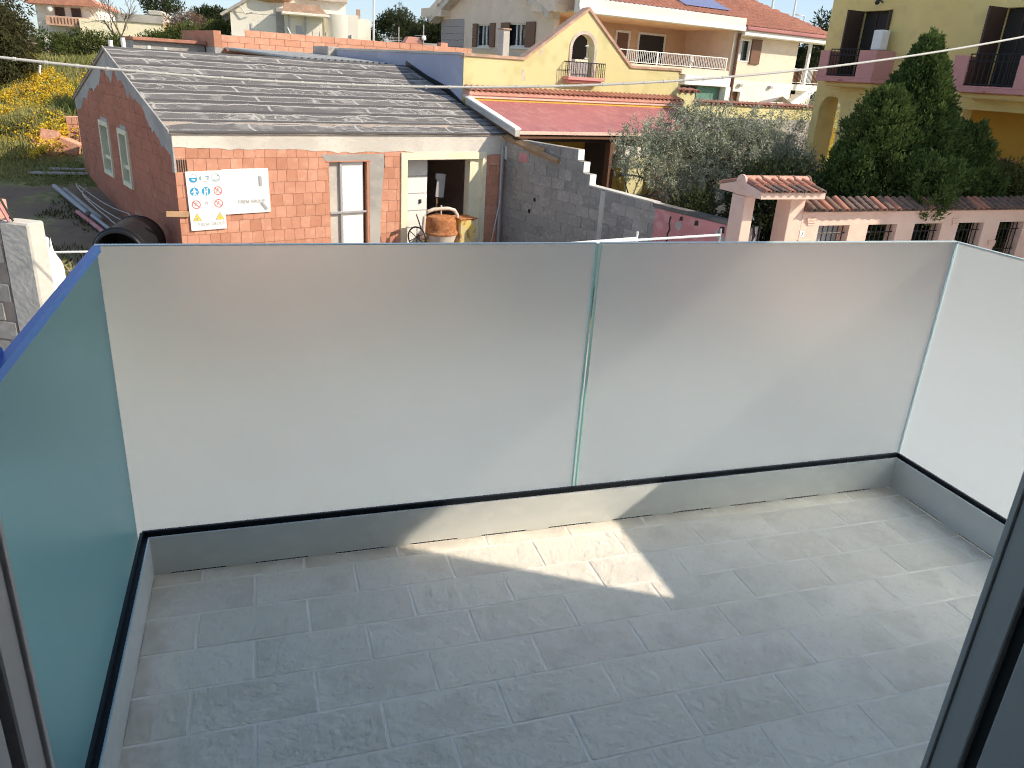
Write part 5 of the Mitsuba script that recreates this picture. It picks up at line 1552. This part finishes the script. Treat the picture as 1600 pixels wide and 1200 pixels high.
for i, (t0, t1, off, r_, m_, txt) in enumerate([(8.8, 6.0, -.85, .07, 'm_rail_grey', 'grey scaffold pipe lying along the gable, farthest from its wall'), (8.4, 5.2, -.65, .06, 'm_plaster_grey', 'dusty scaffold pipe lying between the others along the gable'), (6.0, 3.0, -.75, .055, 'm_pinkwall', 'red painted pipe lying in front of the gable windows'), (5.4, 2.4, -.50, .055, 'm_rail_grey', 'grey scaffold pipe lying closest to the black tank')]):
    q0, q1 = BH.pt(off - .35, t0, 0), BH.pt(off, t1, 0)
    q0[2], q1[2] = float(ground_z(*q0[:2])) + .16, float(ground_z(*q1[:2])) + .10
    one('scaffold_pipe', tube([q0, q1], r_, 8), m_, txt, 'pipe', smooth=50)
for i, off in enumerate((-.42, -.32, -.22)):
    pts = []
    for t_ in np.linspace(0, 1, 24):
        q = BH.pt(off - .45 * math.sin(t_ * 5 + i) * (1 - t_) - .1, 7.6 - 5.4 * t_, 0)
        q[2] = float(ground_z(*q[:2])) + .35 + .16 * math.sin(t_ * 7 + i * 1.3)
        pts.append(q)
    one('loose_cable', tube(pts, .015, 5), 'm_cable', ('pale loose cable snaking along the gable foot, outer strand', 'pale loose cable snaking along the gable foot, middle strand', 'pale loose cable snaking along the gable foot, strand nearest the wall')[i], 'cable')
gm = thing('grid_offcut', 'rusty metal grid offcut leaning against the gable beside the black tank', 'metal grid')
GF = Frame(BH.pt(-.12, 3.0, 0), 19.5 + 90)
for i in range(6):
    part(gm, 'rod', tube([GF.pt(-.35 + i * .13, -.0, -2.75), GF.pt(-.38 + i * .13, .08, -2.15)], .012, 5), 'm_offwhite')
part(gm, 'cross_rod', tube([GF.pt(-.4, .03, -2.4), GF.pt(.35, .03, -2.4)], .012, 5), 'm_offwhite')
tk = thing('black_tank', 'black plastic tank lying on its side at the near corner of the gable', 'tank')
TF = Frame(BH.pt(-.95, .55, 0), 19.5 + 62)
cyl = [(0, .9), (.42, .9), (.50, .86), (.55, .78), (.55, -.72), (.50, -.78), (.46, -.78), (.46, .7), (0, .7)]
m_ = trimesh.creation.revolve(np.array(cyl)[::-1], sections=32)
m_.apply_transform(trimesh.transformations.rotation_matrix(math.pi / 2, [0, 1, 0]))
m_.apply_translation((0, 0, -2.42))
part(tk, 'shell', TF(m_), 'm_plastic_black', smooth=40)
for x in (-.68, .70):
    rb = trimesh.creation.torus(.545, .022, 32, 6)
    rb.apply_transform(trimesh.transformations.rotation_matrix(math.pi / 2, [0, 1, 0]))
    part(tk, 'rib', TF(rb.apply_translation((x, 0, -2.42))), 'm_plastic_black', smooth=40)

# ---------------------------------------------------------------- block pier and tarpaulin, near left
def turn(mesh):
    mesh.apply_transform(trimesh.transformations.rotation_matrix(math.radians(-27), [0, 0, 1], (-2.42, 9.5, 0)))
    return mesh


pr = thing('block_pier', 'sunlit unfinished concrete block wall end with a cast pier at the left edge', 'wall')
part(pr, 'pier', turn(cbx(-2.78, -2.42, 9.5, 9.75, Z0, -.21, .02)), 'm_concrete')
part(pr, 'core', turn(bx(-6, -2.79, 9.52, 9.73, Z0, -.24)), 'm_mortar')
for r in range(12):
    x = -2.79 - (.0 if r % 2 else .12)
    while x > -4.2:
        x0 = x - .48
        part(pr, 'block', turn(cbx(x0 + .008, min(x, -2.79) - .008, 9.50 + brg.uniform(-.004, .004), 9.72, -.235 - (r + 1) * .225 + .008, -.235 - r * .225 - .008, .006)), 'm_block2')
        x -= .48
part(pr, 'brick_rubble', turn(cbx(-2.95, -2.80, 9.55, 9.7, -.205, .0, .01)), 'm_terra_pink')
for i, (x0, x1, m_, txt) in enumerate([(-2.78, -2.62, 'm_pinkwall', 'reddish rod leaning on top of the block pier'), (-2.74, -2.58, 'm_iron', 'black hose running over the top of the block pier')]):
    one('rod', tube([(x0 - .25, 9.6, .75), (x0, 9.62, .25), (x1, 9.62, -.20)], .018 if i == 0 else .012, 6), m_, txt, 'rod')
tv, tf = [], []
nx, ny = 26, 26
tgr = np.random.default_rng(6)
for i in range(nx):
    for j in range(ny):
        u_, w_ = i / (nx - 1), j / (ny - 1)
        z = -.62 - 1.6 * w_ ** 1.1 - .35 * u_ * (1 - w_) + .22 * (meshkit.fbm(np.array([u_ * 5, w_ * 5, 0.]), 3, 8) - .5)
        tv.append((-3.0 + .75 * u_ * (.30 + .75 * w_) + .10 * meshkit.noise(np.array([w_ * 6, u_ * 2, 1.]), 3), 11.6 - 1.3 * w_ + .45 * (meshkit.noise(np.array([u_ * 6, w_ * 4, 2.]), 4) - .5), z))
for i in range(nx - 1):
    for j in range(ny - 1):
        k_ = i * ny + j
        tf += [[k_, k_ + ny, k_ + ny + 1], [k_, k_ + ny + 1, k_ + 1]]
one('tarpaulin', TM(tv, tf), 'm_white', 'crumpled white tarpaulin hanging behind the block pier', 'tarpaulin', smooth=60)
one('waste_pipe', tube([(-2.62, 10.4, -.95), (-2.42, 10.3, -1.55)], .035, 8), 'm_rail_grey', 'grey plastic pipe leaning in front of the white tarpaulin', 'pipe')
wf = thing('wire_fence', 'low wire fence with a pale top rail beyond the left glass panel', 'fence')
part(wf, 'top_rail', tube([(-3.3, 12, -1.08), (.5, 12, -1.06)], .016, 6), 'm_white_metal')
for i in range(3):
    part(wf, 'wire', tube([(-3.3, 12, -1.35 - i * .3), (.5, 12, -1.33 - i * .3)], .005, 4), 'm_rail_grey')
for x in (-3.3, -1.4, .5):
    part(wf, 'post', tube([(x, 12, Z0), (x, 12, -1.0)], .02, 6), 'm_rail_grey')

# ---------------------------------------------------------------- background buildings on the left
BW2 = Frame(BH.pt(0, 13, 0), 19.5)
ow = thing('orange_brick_wall', 'long orange hollow brick wall rising behind the bitumen roof', 'wall')
part(ow, 'core', BW2(bx(5.34, 16.3, .03, .25, -1, 2.24)), 'm_mortar')
og2 = np.random.default_rng(9)
for r in range(4):
    z0 = 1.54 + r * .23
    x = 5.32 - (r % 2) * .3
    while x < 16.2:
        ln_ = og2.uniform(.5, .64)
        if z0 + .24 < 2.50 and not (r == 3 and x < 5.9):
            part(ow, 'brick', BW2(bx(max(x, 5.32) + .008, min(x + ln_, 16.2) - .008, og2.uniform(-.008, .008), .04, z0 + .006, z0 + .224)), ('m_brick3', 'm_brick')[int(og2.random() < .35)])
        x += ln_
part(ow, 'end_wall', BW2(bx(5.05, 5.318, -.02, 4.0, 1.82, 2.36)), 'm_brick2', label='shaded dark brown end of the brick wall')
part(ow, 'end_base', BW2(bx(5.05, 5.318, -.03, 4.0, -1, 1.815)), 'm_plaster_grey')
part(ow, 'end_pier', BW2(bx(14.6, 14.95, .0, .26, 2.25, 2.60)), 'm_brick3')
for x in (8.85, 9.15, 9.4):
    part(ow, 'rebar', BW2(tube([(x, .12, 2.2), (x, .12, 2.62)], .012, 5)), 'm_iron')
cs = thing('corrugated_roof', 'pale corrugated sheet roof between the bitumen roof and the brick wall', 'roof')
cv = []
for t_ in (0, 1):
    for i in range(241):
        cv.append((5.4 + i * .0155, -6.4 + 6.36 * t_, 1.60 + .185 * t_ + .06 * math.sin(i * .0155 / .11 * math.pi)))
put(cs, BW2(TM(cv, [[i, i + 1, 242 + i] for i in range(240)] + [[i, 242 + i, 241 + i] for i in range(240)])), 'm_concrete')
sd = thing('low_shed', 'low shed with a red tile edge left of the orange brick wall', 'shed')
part(sd, 'wall', BW2(bx(2.55, 5.0, 1.0, 2.5, -1, 1.86)), 'm_plaster_grey')
part(sd, 'roof', BW2(cbx(2.5, 5.02, .8, 2.6, 1.862, 1.98, .02)), 'm_terra')
for i, (x, z) in enumerate(((2.15, 1.95), (1.75, 1.85), (2.95, 1.75), (3.5, 1.72))):
    one('paint_can', BW2(tube([(x, .6, 1.2), (x, .6, z - .04)], .075, 9)), 'm_white', ('white can standing highest left of the low shed', 'white can leaning leftmost beside the low shed', 'white can in front of the low shed roof', 'white can at the right in front of the low shed')[i], 'can')

wb = thing('white_building', 'white rendered building with a rounded corner tower in the background', 'building')
part(wb, 'left_block', bx(-.95, 1.62, 45, 52, 0, 3.55), 'm_cream_wall')
part(wb, 'left_gable', ext(sg.Polygon([(-1.25, 3.45), (.1, 4.25), (2.2, 4.35), (2.2, 3.56), (-.95, 3.56)]), 44.98, 52), 'm_cream_wall')
part(wb, 'verge', ext(sg.LineString([(-1.35, 3.42), (.05, 4.28)]).buffer(.06), 44.7, 52), 'm_plaster_grey')
part(wb, 'slit_window', bx(.0, .08, 44.95, 44.999, 2.45, 3.1), 'm_bluewall')
part(wb, 'entry_roof', bx(-.9, -.1, 44.2, 44.99, 2.3, 2.42), 'm_plaster_grey')
part(wb, 'middle_block', bx(1.64, 3.50, 44.6, 52, 0, 3.72), 'm_cream_wall')
mw = part(wb, 'window', bx(2.18, 2.50, 44.56, 44.599, 2.65, 3.15), 'm_rail_grey')
part(wb, 'downpipe', tube([(2.66, 44.5, 3.6), (2.66, 44.5, 0)], .05, 6), 'm_rail_grey')
part(wb, 'downpipe', tube([(1.85, 44.5, 3.6), (1.85, 44.5, 0)], .04, 6), 'm_rail_grey')
part(wb, 'porch_roof', ext(sg.Polygon([(1.55, 3.72), (3.75, 3.66), (3.35, 4.12), (1.65, 4.14)]), 43.9, 44.6), 'm_coping')
part(wb, 'porch_fascia', cbx(1.5, 3.8, 43.85, 44.7, 3.60, 3.72, .02), 'm_cream_wall')
part(wb, 'upper_block', bx(2.2, 4.75, 45.2, 52, 3.73, 4.45), 'm_cream_wall')
part(wb, 'upper_eave', cbx(1.6, 4.85, 44.9, 52, 4.38, 4.62, .03), 'm_offwhite')
part(wb, 'tower', lathe([(0, 0), (.92, 0), (.92, 3.82), (0, 3.86)], 36, (4.45, 45.6, 0)), 'm_cream_wall', smooth=40)
part(wb, 'tower_block', bx(4.46, 5.35, 44.75, 48, 0, 3.85), 'm_cream_wall')
part(wb, 'tower_pipe', tube([(4.95, 44.7, 2.9), (4.95, 44.7, 2.2)], .06, 6), 'm_rail_grey')
part(wb, 'right_block', bx(5.36, 6.05, 45.2, 49, 0, 3.72), 'm_cream_wall')
part(wb, 'brick_vent', bx(5.30, 5.48, 45, 45.3, 3.73, 4.15), 'm_coping')
part(wb, 'grey_return', bx(1.25, 1.63, 44.9, 45, 0, 3.9), 'm_plaster_grey')
part(wb, 'thatch', trimesh.creation.icosphere(2, .5).apply_scale((2.0, 1, .45)).apply_translation((1.1, 45, 4.35)), 'm_wood')
part(wb, 'satellite_arm', tube([(-.5, 44.8, 3.9), (-.2, 44.8, 3.5), (.1, 44.8, 3.6)], .03, 5), 'm_rail_grey')
part(wb, 'stair_rail', tube([(1.75, 44.3, 3.0), (2.15, 44.3, 2.2)], .05, 5), 'm_rail_grey')

rh = thing('red_roofed_house', 'white house with orange red roof and a wooden balcony in the far left', 'house')
part(rh, 'wall', bx(-13.2, -9.55, 62, 70, 0, 3.95), 'm_cream_wall')
part(rh, 'roof', ext(sg.Polygon([(-13.6, 3.84), (-9.3, 3.92), (-9.3, 4.02), (-9.8, 4.35), (-13.6, 4.6)]), 61.2, 70.5), 'm_terra')
part(rh, 'balcony', cbx(-12.5, -9.9, 60.9, 61.99, 2.62, 3.2, .02), 'm_coping')
for x in np.linspace(-12.2, -10.1, 12):
    part(rh, 'baluster_gap', bx(x, x + .07, 60.88, 60.899, 2.75, 3.1), 'm_shutter_brown')
for x in (-11.8, -10.85):
    k = part(rh, 'window', bx(x - .25, x + .25, 61.95, 61.999, 3.22, 3.72), 'm_shutter')
    part(k, 'frame', ext(sg.box(x - .29, 3.2, x + .29, 3.76).difference(sg.box(x - .24, 3.22, x + .24, 3.71)), 61.93, 61.949), 'm_shutter_brown')
part(rh, 'satellite_dish', trimesh.creation.icosphere(2, .16).apply_scale((1, .4, 1.2)).apply_translation((-12.25, 61.4, 3.62)), 'm_white')
part(rh, 'lower_opening', bx(-11.6, -10.5, 61.96, 61.999, 1.3, 2.5), 'm_rail_grey')
part(rh, 'stair_wall', ext(sg.Polygon([(-14.2, 1.0), (-11.9, 1.0), (-11.9, 2.1), (-12.7, 2.1), (-14.2, 1.5)]), 60.5, 60.8), 'm_white')
part(rh, 'terracotta_annex', bx(-9.54, -8.7, 62, 66, 0, 3.1), 'm_terra_pink')
yl = thing('pale_low_building', 'low pale yellow building with a grey stone parapet behind the hedges', 'building')
part(yl, 'wall', bx(-10.4, -5.5, 60, 68, 0, 3.12), 'm_cream')
part(yl, 'parapet', cbx(-8.3, -5.45, 59.9, 68, 3.12, 3.62, .03), 'm_plaster_grey')
part(yl, 'parapet_block', cbx(-6.3, -5.45, 59.85, 68, 3.622, 3.92, .05), 'm_concrete')
part(yl, 'orange_wing', bx(-5.49, -4.3, 60.2, 66, 0, 3.25), 'm_peach_deep')
fp = one('fence_post', tube([(-8.35, 38, .15), (-8.25, 38, .75)], .06, 6), 'm_white', 'white post standing in the meadow beside the drooping pine', 'post')

one('white_pole', tube([(5.45, 40, 0), (5.56, 40, 9)], .045, 8), 'm_white_metal', 'tall thin white pole right of the white building', 'pole')
for i, (x, y, z, txt) in enumerate([(7.0, 42, 3.35, 'thin television aerial on a mast left of the grey clad gable'), (8.25, 42, 3.55, 'television aerial with a small dish beside the grey clad gable')]):
    k = thing('aerial', txt, 'aerial')
    part(k, 'mast', tube([(x, y, 0), (x, y, z)], .03, 6), 'm_rail_grey')
    for j in range(3):
        part(k, 'boom', tube([(x - .75 + .3 * i, y, z - .55 - .1 * j), (x + .15, y, z - .5 - .1 * j)], .014, 5), 'm_rail_grey')
    if i:
        part(k, 'dish', trimesh.creation.icosphere(2, .12).apply_scale((1, .5, 1)).apply_translation((x, y - .1, z - .62)), 'm_white')
lo = thing('roof_clutter_house', 'low terracotta and grey outbuilding behind the lavender wall', 'building')
part(lo, 'wall', bx(6.6, 8.6, 41, 44, 0, 2.5), 'm_concrete')
part(lo, 'roof', bx(6.4, 7.9, 40.7, 44, 2.501, 2.62), 'm_terra')
part(lo, 'gable', ext(sg.Polygon([(7.3, 2.62), (8.3, 2.62), (8.0, 2.95), (7.5, 2.95)]), 42, 43), 'm_terra_pink')
part(lo, 'tank', bx(8.0, 8.7, 40.8, 41.5, 2.45, 2.68), 'm_plaster_grey')
part(lo, 'yellow_wall', bx(8.7, 12.5, 41, 44, 0, 2.42), 'm_yellow')
for i, (x, y, z, txt) in enumerate([(46.85, 70, 10, 'tall white pole behind the peach roof, leftmost of three'), (56.4, 80, 11.5, 'tall white pole behind the peach roof, with its top out of sight')]):
    one('white_pole', tube([(x, y, Z0), (x + .12, y, z + 2)], .10, 8), 'm_white_metal', txt, 'pole')
for i, (x, y, z, txt) in enumerate([(65.2, 90, 10.1, 'slender street lamp seen between the peach and the ochre buildings'), (52.0, 88, 9.6, 'slender street lamp just above the peach roof ridge')]):
    k = thing('street_lamp', txt, 'street lamp')
    part(k, 'pole', tube([(x, y, Z0), (x, y, z)], .09, 6), 'm_white_metal')
    part(k, 'arm', tube([(x, y, z), (x - 1.0, y, z + .12)], .05, 6), 'm_white_metal')
    part(k, 'head', cbx(x - 1.7, x - .9, y - .15, y + .15, z + .05, z + .2, .03), 'm_rail_grey')

for t_, d_ in (('paint', PAINT), ('leaf', LEAF)):
    TABLES[t_] = mi.Float(np.array([r for _, r in d_.values()], np.float32).ravel())
    dr.eval(TABLES[t_])
